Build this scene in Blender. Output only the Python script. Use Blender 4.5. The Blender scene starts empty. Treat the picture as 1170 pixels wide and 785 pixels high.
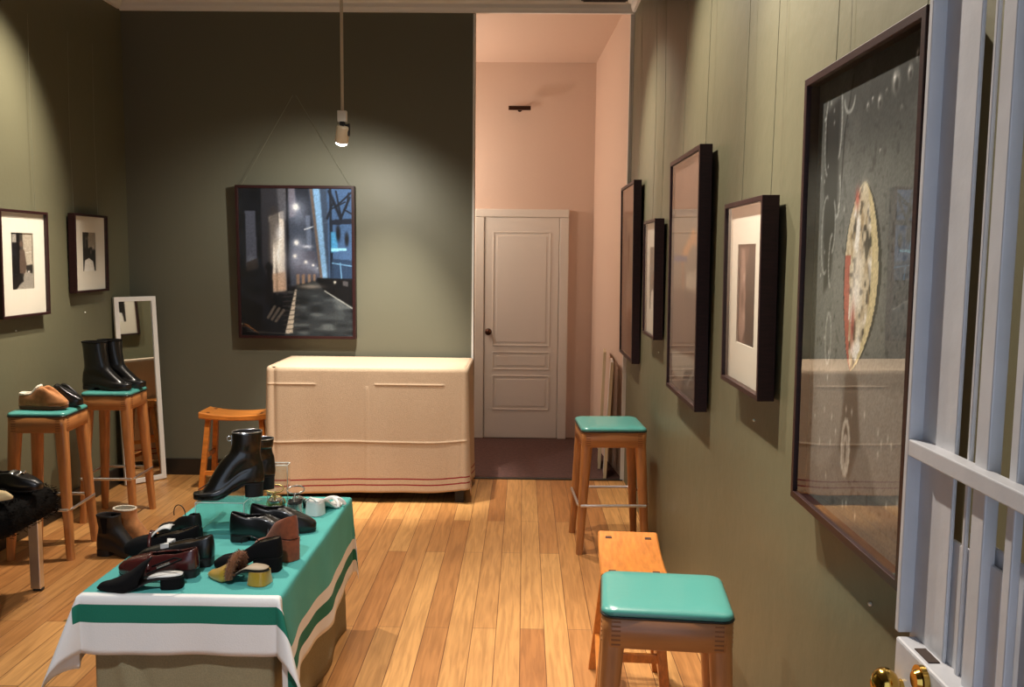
import bpy, math, random
import numpy as np
from mathutils import Vector, Matrix
random.seed(7); RNG = np.random.RandomState(11)
PI = math.pi
scene = bpy.context.scene
COL = scene.collection

# ------------------------------------------------------------------ colours / materials
def lin(c):
    c = c/255.0
    return c/12.92 if c <= 0.04045 else ((c+0.055)/1.055)**2.4
def rgb(r, g, b): return (lin(r), lin(g), lin(b), 1.0)

MATS = {}
def mat(name, col, rough=0.5, metal=0.0, coat=0.0, spec=0.5, bump=None, var=None, sheen=0.0, emit=None):
    """bump=(scale,strength[,stretch xyz]); var=(scale,amount,stretch xyz)"""
    if name in MATS: return MATS[name]
    m = bpy.data.materials.new(name); m.use_nodes = True
    nt = m.node_tree; b = nt.nodes['Principled BSDF']
    b.inputs['Base Color'].default_value = col
    b.inputs['Roughness'].default_value = rough
    b.inputs['Metallic'].default_value = metal
    b.inputs['Coat Weight'].default_value = coat
    b.inputs['Coat Roughness'].default_value = 0.12
    b.inputs['Specular IOR Level'].default_value = spec
    if sheen: b.inputs['Sheen Weight'].default_value = sheen
    if emit:
        b.inputs['Emission Color'].default_value = emit[0]; b.inputs['Emission Strength'].default_value = emit[1]
    tc = None
    if bump or var:
        tc = nt.nodes.new('ShaderNodeTexCoord')
    if var:
        mp = nt.nodes.new('ShaderNodeMapping'); mp.inputs['Scale'].default_value = var[2] if len(var) > 2 else (1, 1, 1)
        nt.links.new(tc.outputs['Object'], mp.inputs['Vector'])
        n = nt.nodes.new('ShaderNodeTexNoise'); n.inputs['Scale'].default_value = var[0]; n.inputs['Detail'].default_value = 5
        nt.links.new(mp.outputs['Vector'], n.inputs['Vector'])
        r = nt.nodes.new('ShaderNodeValToRGB')
        lo = tuple(c*(1-var[1]) for c in col[:3])+(1,); hi = tuple(min(1, c*(1+var[1])) for c in col[:3])+(1,)
        r.color_ramp.elements[0].position = 0.3; r.color_ramp.elements[0].color = lo
        r.color_ramp.elements[1].position = 0.7; r.color_ramp.elements[1].color = hi
        nt.links.new(n.outputs['Fac'], r.inputs['Fac']); nt.links.new(r.outputs['Color'], b.inputs['Base Color'])
    if bump:
        mp = nt.nodes.new('ShaderNodeMapping'); mp.inputs['Scale'].default_value = bump[2] if len(bump) > 2 else (1, 1, 1)
        nt.links.new(tc.outputs['Object'], mp.inputs['Vector'])
        n = nt.nodes.new('ShaderNodeTexNoise'); n.inputs['Scale'].default_value = bump[0]; n.inputs['Detail'].default_value = 4
        nt.links.new(mp.outputs['Vector'], n.inputs['Vector'])
        bp = nt.nodes.new('ShaderNodeBump'); bp.inputs['Strength'].default_value = bump[1]; bp.inputs['Distance'].default_value = 0.01
        nt.links.new(n.outputs['Fac'], bp.inputs['Height']); nt.links.new(bp.outputs['Normal'], b.inputs['Normal'])
    MATS[name] = m
    return m

def glass_mat(name, tint, boost=1.0):
    if name in MATS: return MATS[name]
    m = bpy.data.materials.new(name); m.use_nodes = True; nt = m.node_tree
    nt.nodes.clear()
    out = nt.nodes.new('ShaderNodeOutputMaterial'); mix = nt.nodes.new('ShaderNodeMixShader')
    tr = nt.nodes.new('ShaderNodeBsdfTransparent'); tr.inputs['Color'].default_value = tint
    gl = nt.nodes.new('ShaderNodeBsdfGlossy'); gl.inputs['Roughness'].default_value = 0.0
    gl.inputs['Color'].default_value = (1, 1, 1, 1)
    lw = nt.nodes.new('ShaderNodeLayerWeight'); lw.inputs['Blend'].default_value = 0.5     # facing = 1-|N.I|, two-sided (Schlick)
    pw = nt.nodes.new('ShaderNodeMath'); pw.operation = 'POWER'; pw.inputs[1].default_value = 5.0
    mu = nt.nodes.new('ShaderNodeMath'); mu.operation = 'MULTIPLY_ADD'; mu.inputs[1].default_value = 0.92*boost; mu.inputs[2].default_value = 0.04*boost; mu.use_clamp = True
    nt.links.new(lw.outputs['Facing'], pw.inputs[0]); nt.links.new(pw.outputs[0], mu.inputs[0]); nt.links.new(mu.outputs[0], mix.inputs['Fac'])
    nt.links.new(tr.outputs[0], mix.inputs[1]); nt.links.new(gl.outputs[0], mix.inputs[2])
    nt.links.new(mix.outputs[0], out.inputs['Surface'])
    MATS[name] = m
    return m

def floor_mat():
    m = bpy.data.materials.new('floorboards'); m.use_nodes = True; nt = m.node_tree; b = nt.nodes['Principled BSDF']
    tc = nt.nodes.new('ShaderNodeTexCoord')
    mp = nt.nodes.new('ShaderNodeMapping'); mp.inputs['Rotation'].default_value = (0, 0, PI/2)
    nt.links.new(tc.outputs['Object'], mp.inputs['Vector'])
    br = nt.nodes.new('ShaderNodeTexBrick')
    br.inputs['Color1'].default_value = (0, 0, 0, 1); br.inputs['Color2'].default_value = (1, 1, 1, 1)
    br.inputs['Mortar'].default_value = (0.5, 0.5, 0.5, 1)
    br.inputs['Scale'].default_value = 1.0; br.inputs['Mortar Size'].default_value = 0.0016
    br.inputs['Mortar Smooth'].default_value = 0.3
    br.inputs['Brick Width'].default_value = 1.55; br.inputs['Row Height'].default_value = 0.104
    br.offset = 0.37; br.offset_frequency = 2
    nt.links.new(mp.outputs['Vector'], br.inputs['Vector'])
    # grain
    mg = nt.nodes.new('ShaderNodeMapping'); mg.inputs['Scale'].default_value = (26, 1.6, 1)
    nt.links.new(tc.outputs['Object'], mg.inputs['Vector'])
    ng = nt.nodes.new('ShaderNodeTexNoise'); ng.inputs['Scale'].default_value = 2.2; ng.inputs['Detail'].default_value = 8; ng.inputs['Distortion'].default_value = 0.8
    nt.links.new(mg.outputs['Vector'], ng.inputs['Vector'])
    nb = nt.nodes.new('ShaderNodeTexNoise'); nb.inputs['Scale'].default_value = 1.7; nb.inputs['Detail'].default_value = 3
    nt.links.new(tc.outputs['Object'], nb.inputs['Vector'])
    rp = nt.nodes.new('ShaderNodeValToRGB')
    rp.color_ramp.elements[0].color = rgb(182, 122, 68); rp.color_ramp.elements[1].color = rgb(218, 164, 100)
    nt.links.new(br.outputs['Color'], rp.inputs['Fac'])
    rg = nt.nodes.new('ShaderNodeValToRGB')
    rg.color_ramp.elements[0].position = 0.32; rg.color_ramp.elements[0].color = (0.50, 0.45, 0.40, 1)
    rg.color_ramp.elements[1].position = 0.62; rg.color_ramp.elements[1].color = (1, 1, 1, 1)
    nt.links.new(ng.outputs['Fac'], rg.inputs['Fac'])
    mx = nt.nodes.new('ShaderNodeMix'); mx.data_type = 'RGBA'; mx.blend_type = 'MULTIPLY'; mx.inputs['Factor'].default_value = 0.6
    nt.links.new(rp.outputs['Color'], mx.inputs['A']); nt.links.new(rg.outputs['Color'], mx.inputs['B'])
    rb = nt.nodes.new('ShaderNodeValToRGB')
    rb.color_ramp.elements[0].position = 0.3; rb.color_ramp.elements[0].color = (0.78, 0.74, 0.7, 1)
    rb.color_ramp.elements[1].position = 0.65; rb.color_ramp.elements[1].color = (1, 1, 1, 1)
    nt.links.new(nb.outputs['Fac'], rb.inputs['Fac'])
    mx2 = nt.nodes.new('ShaderNodeMix'); mx2.data_type = 'RGBA'; mx2.blend_type = 'MULTIPLY'; mx2.inputs['Factor'].default_value = 0.7
    nt.links.new(mx.outputs['Result'], mx2.inputs['A']); nt.links.new(rb.outputs['Color'], mx2.inputs['B'])
    mx3 = nt.nodes.new('ShaderNodeMix'); mx3.data_type = 'RGBA'
    nt.links.new(br.outputs['Fac'], mx3.inputs['Factor'])
    nt.links.new(mx2.outputs['Result'], mx3.inputs['A']); mx3.inputs['B'].default_value = rgb(92, 52, 28)
    nt.links.new(mx3.outputs['Result'], b.inputs['Base Color'])
    b.inputs['Roughness'].default_value = 0.38
    bp = nt.nodes.new('ShaderNodeBump'); bp.inputs['Strength'].default_value = 0.25; bp.inputs['Distance'].default_value = 0.004; bp.invert = True
    nt.links.new(br.outputs['Fac'], bp.inputs['Height']); nt.links.new(bp.outputs['Normal'], b.inputs['Normal'])
    return m

def paint_mat():
    m = bpy.data.materials.new('art_print'); m.use_nodes = True; nt = m.node_tree; b = nt.nodes['Principled BSDF']
    a = nt.nodes.new('ShaderNodeAttribute'); a.attribute_name = 'print_colour'
    nt.links.new(a.outputs['Color'], b.inputs['Base Color']); b.inputs['Roughness'].default_value = 0.6
    b.inputs['Specular IOR Level'].default_value = 0.2
    return m

M_FLOOR = floor_mat()
M_OLIVE = mat('olive_wall_paint', rgb(104, 102, 80), 0.45, bump=(7, 0.35), spec=0.4)
M_OLIVE2 = mat('dark_green_wall_paint', rgb(104, 102, 86), 0.5, bump=(9, 0.12), spec=0.3)
M_PINK = mat('blush_wall_paint', rgb(212, 186, 167), 0.75, bump=(60, 0.08))
M_WHITE = mat('white_paint', rgb(228, 224, 216), 0.45)
M_DOOR = mat('door_paint', rgb(222, 214, 202), 0.4)
M_CEIL = mat('ceiling_paint', rgb(128, 122, 116), 0.8)
M_CARPET = mat('brown_carpet', rgb(86, 58, 52), 0.95, bump=(180, 0.6), var=(30, 0.2))
M_BASE = mat('dark_baseboard', rgb(40, 34, 28), 0.4)
M_FRAME = mat('dark_brown_frame', rgb(44, 20, 20), 0.42, var=(20, 0.3, (1, 1, 8)), spec=0.3)
M_MAT = mat('cream_mat_board', rgb(226, 220, 206), 0.8)
M_PRINT = paint_mat()
M_GLASS = glass_mat('picture_glass', (0.98, 0.985, 0.98, 1), 1.3)
M_ACRYL = glass_mat('clear_acrylic', (0.93, 0.96, 0.955, 1), 1.4)
M_WIRE = mat('hanging_wire', rgb(150, 150, 130), 0.35, 0.6)
M_PIN = mat('white_pin', rgb(235, 235, 225), 0.4)
M_WOOD = mat('stool_wood', rgb(190, 128, 74), 0.38, var=(9, 0.22, (6, 6, 0.7)), coat=0.25)
M_WOODH = mat('stool_wood_apron', rgb(184, 124, 72), 0.38, var=(5, 0.14, (1.2, 1.2, 9)), coat=0.25)
M_JOINT = mat('joint_end_grain', rgb(142, 92, 52), 0.5)
M_ORANGE = mat('orange_wood', rgb(200, 122, 50), 0.36, var=(10, 0.22, (1.2, 8, 4)), coat=0.3)
M_TENON = mat('dark_tenon', rgb(70, 34, 14), 0.5)
M_TEAL = mat('teal_vinyl', rgb(82, 160, 152), 0.3, coat=0.3, bump=(40, 0.04))
M_PIPING = mat('dark_piping', rgb(30, 34, 32), 0.4)
M_CHROME = mat('chrome', rgb(232, 232, 234), 0.32, 1.0)
M_FUR = mat('black_fur', rgb(15, 13, 12), 0.9, spec=0.15)
M_LINEN = mat('beige_linen', rgb(188, 163, 136), 0.9, bump=(260, 0.25), var=(160, 0.09))
M_LINENTOP = M_LINEN
M_RED = mat('red_stripe', rgb(132, 20, 36), 0.9)
M_OLINEN = mat('olive_linen', rgb(150, 140, 108), 0.9, bump=(300, 0.3), var=(200, 0.1))
M_CTEAL = mat('teal_cotton', rgb(80, 170, 163), 0.85, bump=(240, 0.12), var=(9, 0.05))
M_CGREEN = mat('deep_green_cotton', rgb(18, 112, 90), 0.85, bump=(240, 0.12))
M_CWHITE = mat('white_cotton', rgb(236, 234, 230), 0.85, bump=(240, 0.1))
M_BLACKM = mat('black_matte', rgb(20, 19, 18), 0.6)
M_LEATHER = mat('black_leather', rgb(13, 12, 12), 0.34, coat=0.3, bump=(30, 0.08))
M_LEATHER2 = mat('black_soft_leather', rgb(15, 14, 14), 0.5, bump=(60, 0.1))
M_PATENT = mat('glossy_black_leather', rgb(22, 18, 12), 0.27, coat=0.6)
M_SUEDEBLK = mat('black_suede', rgb(11, 10, 11), 0.9, spec=0.2)
M_BURG = mat('burgundy_leather', rgb(72, 28, 26), 0.24, coat=0.5, bump=(30, 0.06))
M_RUST = mat('rust_suede', rgb(132, 66, 34), 0.85, var=(60, 0.2), sheen=0.2)
M_TAN = mat('tan_suede', rgb(176, 118, 68), 0.85, var=(40, 0.2), sheen=0.2)
M_FLEECE = mat('cream_fleece', rgb(235, 226, 206), 0.95, bump=(90, 0.7))
M_MUST = mat('mustard_satin', rgb(176, 138, 38), 0.32, coat=0.2, sheen=0.3)
M_BFUR = mat('brown_fur', rgb(120, 74, 42), 0.9, sheen=0.2)
M_SILVER = mat('silver_leather', rgb(200, 200, 196), 0.2, 0.9)
M_GOLD = mat('pale_gold_leather', rgb(200, 176, 110), 0.25, 0.8)
M_SHOEWHITE = mat('white_leather', rgb(235, 234, 230), 0.3, coat=0.3)
M_SOLE = mat('dark_sole', rgb(24, 21, 19), 0.55)
M_GUM = mat('brown_gum_sole', rgb(98, 58, 34), 0.6)
M_LINING = mat('pale_lining', rgb(176, 160, 136), 0.7)
M_LININGD = mat('dark_lining', rgb(48, 40, 36), 0.7)
M_TAG = mat('paper_tag', rgb(214, 214, 210), 0.6)
M_TANLINE = mat('cream_insole', rgb(226, 200, 150), 0.6)
M_GATE = mat('white_gate_paint', rgb(206, 208, 214), 0.35, bump=(22, 0.12), var=(14, 0.05))
M_RUSTMARK = mat('rust_mark', rgb(60, 44, 36), 0.8)
M_BRASS = mat('brass', rgb(206, 168, 84), 0.16, 1.0)
M_DKBRONZE = mat('dark_bronze', rgb(82, 52, 38), 0.3, 0.8)
M_LAMPBEIGE = mat('lamp_enamel', rgb(206, 190, 164), 0.4)
M_BULB = mat('lit_bulb', (1, 0.9, 0.75, 1), 0.3, emit=((1, 0.88, 0.7, 1), 12.0))
M_MIRROR = mat('mirror_silver', rgb(215, 218, 216), 0.02, 1.0)
M_BOARDEDGE = mat('board_edge', rgb(214, 196, 160), 0.8)
M_GREENBAG = mat('green_scrap', rgb(60, 110, 40), 0.6)

# ------------------------------------------------------------------ mesh builder
class MB:
    def __init__(s): s.v = []; s.f = []; s.m = []; s.smooth = []
    def add(s, vs, fs, mi=0, sm=False, xf=None):
        o = len(s.v)
        for p in vs:
            p = Vector(p)
            s.v.append(tuple(xf @ p) if xf is not None else tuple(p))
        for f in fs:
            s.f.append([i+o for i in f]); s.m.append(mi); s.smooth.append(sm)
    def box(s, c, h, mi=0, xf=None):
        x, y, z = c; a, b, d = h
        vs = [(x+i*a, y+j*b, z+k*d) for i in (-1, 1) for j in (-1, 1) for k in (-1, 1)]
        s.add(vs, [(0, 1, 3, 2), (4, 6, 7, 5), (0, 4, 5, 1), (2, 3, 7, 6), (0, 2, 6, 4), (1, 5, 7, 3)], mi, False, xf)
    def loft(s, rings, caps=True, mi=0, sm=True, closed=True, xf=None):
        n = len(rings[0]); vs = [p for r in rings for p in r]; fs = []
        for k in range(len(rings)-1):
            for i in range(n if closed else n-1):
                j = (i+1) % n
                fs.append((k*n+i, k*n+j, (k+1)*n+j, (k+1)*n+i))
        s.add(vs, fs, mi, sm, xf)
        if caps:
            s.add(rings[0], [tuple(reversed(range(n)))], mi, False, xf); s.add(rings[-1], [tuple(range(n))], mi, False, xf)
    def tube(s, pts, r, n=10, mi=0, closed=False, caps=True):
        pts = [Vector(p) for p in pts]; rings = []; N = len(pts); prev = None
        for i, p in enumerate(pts):
            if closed: t = pts[(i+1) % N]-pts[i-1]
            else: t = pts[min(i+1, N-1)]-pts[max(i-1, 0)]
            t.normalize()
            if prev is None:
                a = Vector((0, 0, 1)) if abs(t.z) < 0.9 else Vector((1, 0, 0)); u = t.cross(a).normalized()
            else:
                u = (prev-t*prev.dot(t)).normalized()
            prev = u; w = t.cross(u)
            rr = r[i] if isinstance(r, (list, tuple)) else r
            rings.append([tuple(p+(u*math.cos(2*PI*k/n)+w*math.sin(2*PI*k/n))*rr) for k in range(n)])
        if closed: rings.append(rings[0])
        s.loft(rings, caps and not closed, mi)
    def grid(s, fn, nu, nv, mi=0, sm=True, mfn=None):
        vs = [fn(i, j) for j in range(nv+1) for i in range(nu+1)]; o = len(s.v); s.v += [tuple(p) for p in vs]
        for j in range(nv):
            for i in range(nu):
                a = o+j*(nu+1)+i
                s.f.append([a, a+1, a+nu+2, a+nu+1]); s.m.append(mfn(i, j) if mfn else mi); s.smooth.append(sm)
    def sphere(s, c, r, nu=16, nv=10, mi=0, sc=(1, 1, 1)):
        rings = []
        for k in range(nv+1):
            ph = PI*k/nv; ph = min(max(ph, 0.001), PI-0.001)
            rings.append([(c[0]+r*sc[0]*math.sin(ph)*math.cos(2*PI*i/nu), c[1]+r*sc[1]*math.sin(ph)*math.sin(2*PI*i/nu), c[2]-r*sc[2]*math.cos(ph)) for i in range(nu)])
        s.loft(rings, True, mi)
    def build(s, name, mats, parent=None, loc=None, rot=None, bevel=0, seg=2, solid=0, solid_off=0, sub=0):
        me = bpy.data.meshes.new(name); me.from_pydata(s.v, [], s.f)
        if not isinstance(mats, (list, tuple)): mats = [mats]
        for m in mats: me.materials.append(m)
        me.polygons.foreach_set('material_index', s.m); me.polygons.foreach_set('use_smooth', s.smooth)
        me.update()
        o = bpy.data.objects.new(name, me); COL.objects.link(o)
        if parent: o.parent = parent
        if loc: o.location = loc
        if rot: o.rotation_euler = rot
        if solid:
            md = o.modifiers.new('solidify', 'SOLIDIFY'); md.thickness = solid; md.offset = -1; md.material_offset = solid_off
            md.material_offset_rim = 0
        if sub:
            md = o.modifiers.new('subsurf', 'SUBSURF'); md.levels = sub; md.render_levels = sub
        if bevel:
            md = o.modifiers.new('bevel', 'BEVEL'); md.width = bevel; md.segments = seg; md.limit_method = 'ANGLE'; md.angle_limit = 0.6
        return o

def thing(name, label, cat, loc=(0, 0, 0), rotz=0, group=None):
    o = bpy.data.objects.new(name, None); COL.objects.link(o); o.empty_display_size = 0.05
    o.location = loc; o.rotation_euler = (0, 0, rotz); o['label'] = label; o['category'] = cat
    if group: o['group'] = group
    return o
def tag(o, label, cat, group=None):
    o['label'] = label; o['category'] = cat
    if group: o['group'] = group
    return o
def struct(o): o['kind'] = 'structure'; return o
def copy_tree(o, parent=None):
    c = o.copy(); COL.objects.link(c)
    if parent is not None: c.parent = parent
    for ch in [x for x in bpy.data.objects if x.parent == o]: copy_tree(ch, c)
    return c

def rrect(hx, hy, r, z, n=5):
    pts = []
    for cx, cy, a0 in ((1, 1, 0), (-1, 1, PI/2), (-1, -1, PI), (1, -1, 1.5*PI)):
        for k in range(n+1):
            a = a0+k*PI/2/n
            pts.append((cx*(hx-r)+r*math.cos(a), cy*(hy-r)+r*math.sin(a), z))
    return pts

# ------------------------------------------------------------------ room shell
XL, XR, YB, YA, ZC = -2.83, 0.74, 6.25, 7.72, 3.42
def shell(name, c, h, m):
    b = MB(); b.box(c, h); return struct(b.build(name, m))
YF = -0.7
shell('floor', ((XL+XR)/2, (YF+6.24)/2, -0.05), ((XR-XL)/2+0.1, (6.24-YF)/2, 0.05), M_FLOOR)
shell('floor_carpet', (-0.3, (6.24+YA)/2+0.05, -0.05), (1.15, (YA-6.24)/2+0.05, 0.05), M_CARPET)
shell('wall_left', (XL-0.05, (YF+YB)/2, ZC/2), (0.05, (YB-YF)/2+0.1, ZC/2), M_OLIVE)
shell('wall_right', (XR+0.05, (YF+YB)/2, ZC/2), (0.05, (YB-YF)/2, ZC/2), M_OLIVE)
shell('wall_back', ((XL-0.36)/2, YB+0.06, ZC/2), ((-0.36-XL)/2, 0.06, ZC/2), M_OLIVE2)
b = MB()   # street front of the room with a wide doorway
b.box(((XL-1.05)/2, YF-0.05, ZC/2), ((-1.05-XL)/2, 0.05, ZC/2)); b.box((-0.155, YF-0.05, 2.95), (0.895, 0.05, ZC-2.95))
struct(b.build('wall_front', M_OLIVE))
shell('ceiling', ((XL+XR)/2, (YF+YB)/2, ZC+0.04), ((XR-XL)/2+0.1, (YB-YF)/2+0.1, 0.04), M_CEIL)
# alcove
shell('wall_alcove', (-0.35, YA+0.05, ZC/2), (1.2, 0.05, ZC/2), M_PINK)
shell('wall_alcove_left', (-1.5, (YB+0.12+YA)/2, ZC/2), (0.05, (YA-YB-0.12)/2, ZC/2), M_PINK)
b = MB()
p0, p1 = Vector((0.735, YB, 0)), Vector((0.60, YA, 0)); d = (p1-p0).normalized(); n_ = Vector((d.y, -d.x, 0))*0.2
q = [p0, p1, p1+n_, p0+n_]
b.add([tuple(p) for p in q]+[(p.x, p.y, ZC) for p in q], [(0, 1, 5, 4), (1, 2, 6, 5), (2, 3, 7, 6), (3, 0, 4, 7), (0, 3, 2, 1), (4, 5, 6, 7)])
struct(b.build('wall_alcove_right', M_PINK))
b = MB()  # sloping alcove ceiling
b.add([(-1.55, YB+0.12, 3.42), (0.9, YB+0.12, 3.42), (0.9, YA, 3.27), (-1.55, YA, 3.27), (-1.55, YB+0.12, 3.5), (0.9, YB+0.12, 3.5), (0.9, YA, 3.5), (-1.55, YA, 3.5)],
      [(0, 3, 2, 1), (4, 5, 6, 7), (0, 1, 5, 4), (1, 2, 6, 5), (2, 3, 7, 6), (3, 0, 4, 7)])
struct(b.build('ceiling_alcove', M_PINK))
# cornice (stepped profile) on back and right walls
def cornice(name, prof, a, bb, axis):
    m = MB(); r0 = []; r1 = []
    for dpt, z in prof:
        if axis == 'x': r0.append((a, YB-dpt, z)); r1.append((bb, YB-dpt, z))
        elif axis == 'r': r0.append((XR-dpt, a, z)); r1.append((XR-dpt, bb, z))
        else: r0.append((XL+dpt, a, z)); r1.append((XL+dpt, bb, z))
    m.loft([r0, r1], True, 0, False)
    return struct(m.build(name, M_WHITE))
prof = [(-0.01, 3.42), (-0.01, 3.285), (0.018, 3.285), (0.022, 3.30), (0.03, 3.315), (0.032, 3.34), (0.05, 3.35), (0.075, 3.40), (0.09, 3.42)]
cornice('trim_cornice_back', prof, XL, XR, 'x')
cornice('trim_cornice_right', prof, YF, YB-0.05, 'r')
cornice('trim_cornice_left', prof, YF, YB-0.05, 'l')
b = MB(); b.box((-2.25, YB-0.01, 0.06), (0.58, 0.01, 0.06)); b.box((-1.0, YB-0.01, 0.06), (0.64, 0.01, 0.06)); struct(b.build('baseboard_back', M_BASE, bevel=0.003))
b = MB(); b.box((XL+0.01, 2.8, 0.06), (0.01, 3.4, 0.06)); struct(b.build('baseboard_left', M_BASE, bevel=0.003))
b = MB(); b.box((0.728, YB-0.004, 1.64), (0.014, 0.012, 1.64)); struct(b.build('trim_corner', M_WHITE, bevel=0.002))
b = MB(); b.box((-0.366, YB-0.002, 1.64), (0.007, 0.004, 1.64)); struct(b.build('trim_corner_left', M_WHITE))
b = MB(); b.box((0.19, YB-0.006, 0.004), (0.54, 0.02, 0.004)); struct(b.build('trim_threshold', M_BASE, bevel=0.002))

# alcove door: slab with panels, casing, knob
def door():
    x0, x1, z1 = -0.345, 0.30, 1.945
    slab = MB(); y = YA-0.03
    slab.box(((x0+x1)/2, y, z1/2+0.005), ((x1-x0)/2, 0.02, z1/2))
    root = struct(slab.build('door_1', M_DOOR, bevel=0.002))
    for za, zb in ((0.83, 1.82), (0.62, 0.77), (0.26, 0.56)):
        fr = MB(); a, c = x0+0.075, x1-0.075; yy = y-0.021
        for (cx, cz, hx, hz) in (((a+c)/2, za, (c-a)/2, .006), ((a+c)/2, zb, (c-a)/2, .006), (a, (za+zb)/2, .006, (zb-za)/2), (c, (za+zb)/2, .006, (zb-za)/2)):
            fr.box((cx, yy, cz), (hx, 0.004, hz))
        fr.box(((a+c)/2, yy+0.0005, (za+zb)/2), ((c-a)/2-0.03, 0.003, (zb-za)/2-0.03))
        fr.build('door_panel', M_DOOR, root, bevel=0.003)
    cas = MB()
    cas.box((x0-0.045, YA-0.03, 0.9745), (0.04, 0.03, 0.9745)); cas.box((x1+0.045, YA-0.03, 0.9745), (0.04, 0.03, 0.9745))
    cas.box(((x0+x1)/2, YA-0.03, 1.985), ((x1-x0)/2+0.085, 0.03, 0.035))
    cas.build('door_casing', M_DOOR, root, bevel=0.006)
    k = MB(); k.tube([(x0+0.035, y-0.02, 0.95), (x0+0.035, y-0.05, 0.95)], 0.012, 12); k.sphere((x0+0.035, y-0.065, 0.95), 0.028, 16, 10, 0, (1, 0.75, 1))
    k.tube([(x0+0.035, y-0.02, 0.95), (x0+0.035, y-0.026, 0.95)], 0.03, 16)
    k.build('door_knob', M_DKBRONZE, root)
door()

# bracket on the alcove wall
t = thing('wall_bracket', 'small dark bar bracket standing off the pink wall above the white door', 'bracket', (-0.055, YA, 2.872))
b = MB(); b.box((0, -0.085, 0), (0.095, 0.012, 0.017)); b.build('bar', M_DKBRONZE, t, bevel=0.003)
b = MB(); b.tube([(0, 0, 0), (0, -0.08, 0)], 0.006, 8); b.tube([(0, 0, 0), (0, -0.006, 0)], 0.02, 12); b.build('stem', M_DKBRONZE, t)

# leaning boards at the end of right wall
for i, (x, y, tilt, mm, lab) in enumerate(((0.615, 6.42, 0.045, M_SHOEWHITE, 'white board leaning on pink wall behind the far teal stool, nearest the room'), (0.60, 6.72, 0.03, M_BOARDEDGE, 'cream edged board leaning behind the white one in the alcove'))):
    t = thing('leaning_board', lab, 'board', (x, y, 0.0), -0.07, 'boards leaning in the alcove')
    b = MB(); b.box((0, 0, 0.45 if i else 0.43), (0.008, 0.13, 0.45 if i else 0.43)); p = b.build('panel', mm, t, bevel=0.002); p.rotation_euler = (0, tilt, 0)
    b = MB(); b.box((0.0, -0.133, 0.45 if i else 0.43), (0.011, 0.004, 0.45 if i else 0.43)); e = b.build('edge_strip', M_BOARDEDGE, t); e.rotation_euler = (0, tilt, 0)

# ceiling fixture, track stub, pendant lamp
t = thing('ceiling_fixture', 'black rectangular ceiling fixture above the blush recess', 'ceiling fixture', (0.51, 5.95, ZC))
b = MB(); b.box((0, 0, -0.06), (0.155, 0.06, 0.06)); b.build('housing', M_BLACKM, t, bevel=0.006)
b = MB(); [b.box((0, -0.05+0.02*k, -0.122), (0.14, 0.004, 0.003)) for k in range(6)]; b.build('grille', M_BLACKM, t)
t = thing('junction_box', 'brown ceiling junction block left of the pendant rod', 'junction box', (-1.36, 5.6, ZC))
b = MB(); b.box((0, 0, -0.05), (0.025, 0.025, 0.05)); b.build('block', M_GUM, t, bevel=0.003)
b = MB(); b.box((0, 0, -0.004), (0.04, 0.04, 0.004)); b.build('plate', M_WHITE, t, bevel=0.002)

PL = (-1.072, 5.2)
t = thing('pendant_spotlight', 'white rod pendant spotlight with beige tilted head hanging before the dark wall', 'lamp', (PL[0], PL[1], 0))
b = MB(); b.tube([(0, 0, ZC), (0, 0, 2.44)], 0.009, 10); b.tube([(0, 0, ZC), (0, 0, ZC-0.02)], 0.045, 16); b.build('rod', M_LAMPBEIGE, t)
b = MB(); b.loft([rrect(.026, .024, .008, z) for z in (2.447, 2.385)]); b.build('adaptor', M_WHITE, t, bevel=0.002)
b = MB(); b.box((0, 0, 2.372), (0.012, 0.02, 0.016)); b.box((0.038, 0, 2.34), (0.005, 0.012, 0.035)); b.tube([(-0.02, 0, 2.365), (0.04, 0, 2.365)], 0.008, 8); b.build('knuckle', M_BLACKM, t)
hd = Vector((-0.22, 0.45, -1)).normalized(); h0 = Vector((0.006, -0.006, 2.362)); h1 = h0+hd*0.098
b = MB(); b.tube([h0-hd*0.002, h0, h0+hd*0.01, h1], [0.02, 0.034, 0.038, 0.039], 20); b.build('lamp_head', M_LAMPBEIGE, t)
b = MB(); b.tube([h1-hd*0.004, h1+hd*0.012, h1+hd*0.02], [0.036, 0.033, 0.02], 20); b.build('bulb', M_BULB, t)
LAMP_TIP = Vector((PL[0], PL[1], 0))+h1+hd*0.05

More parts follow.
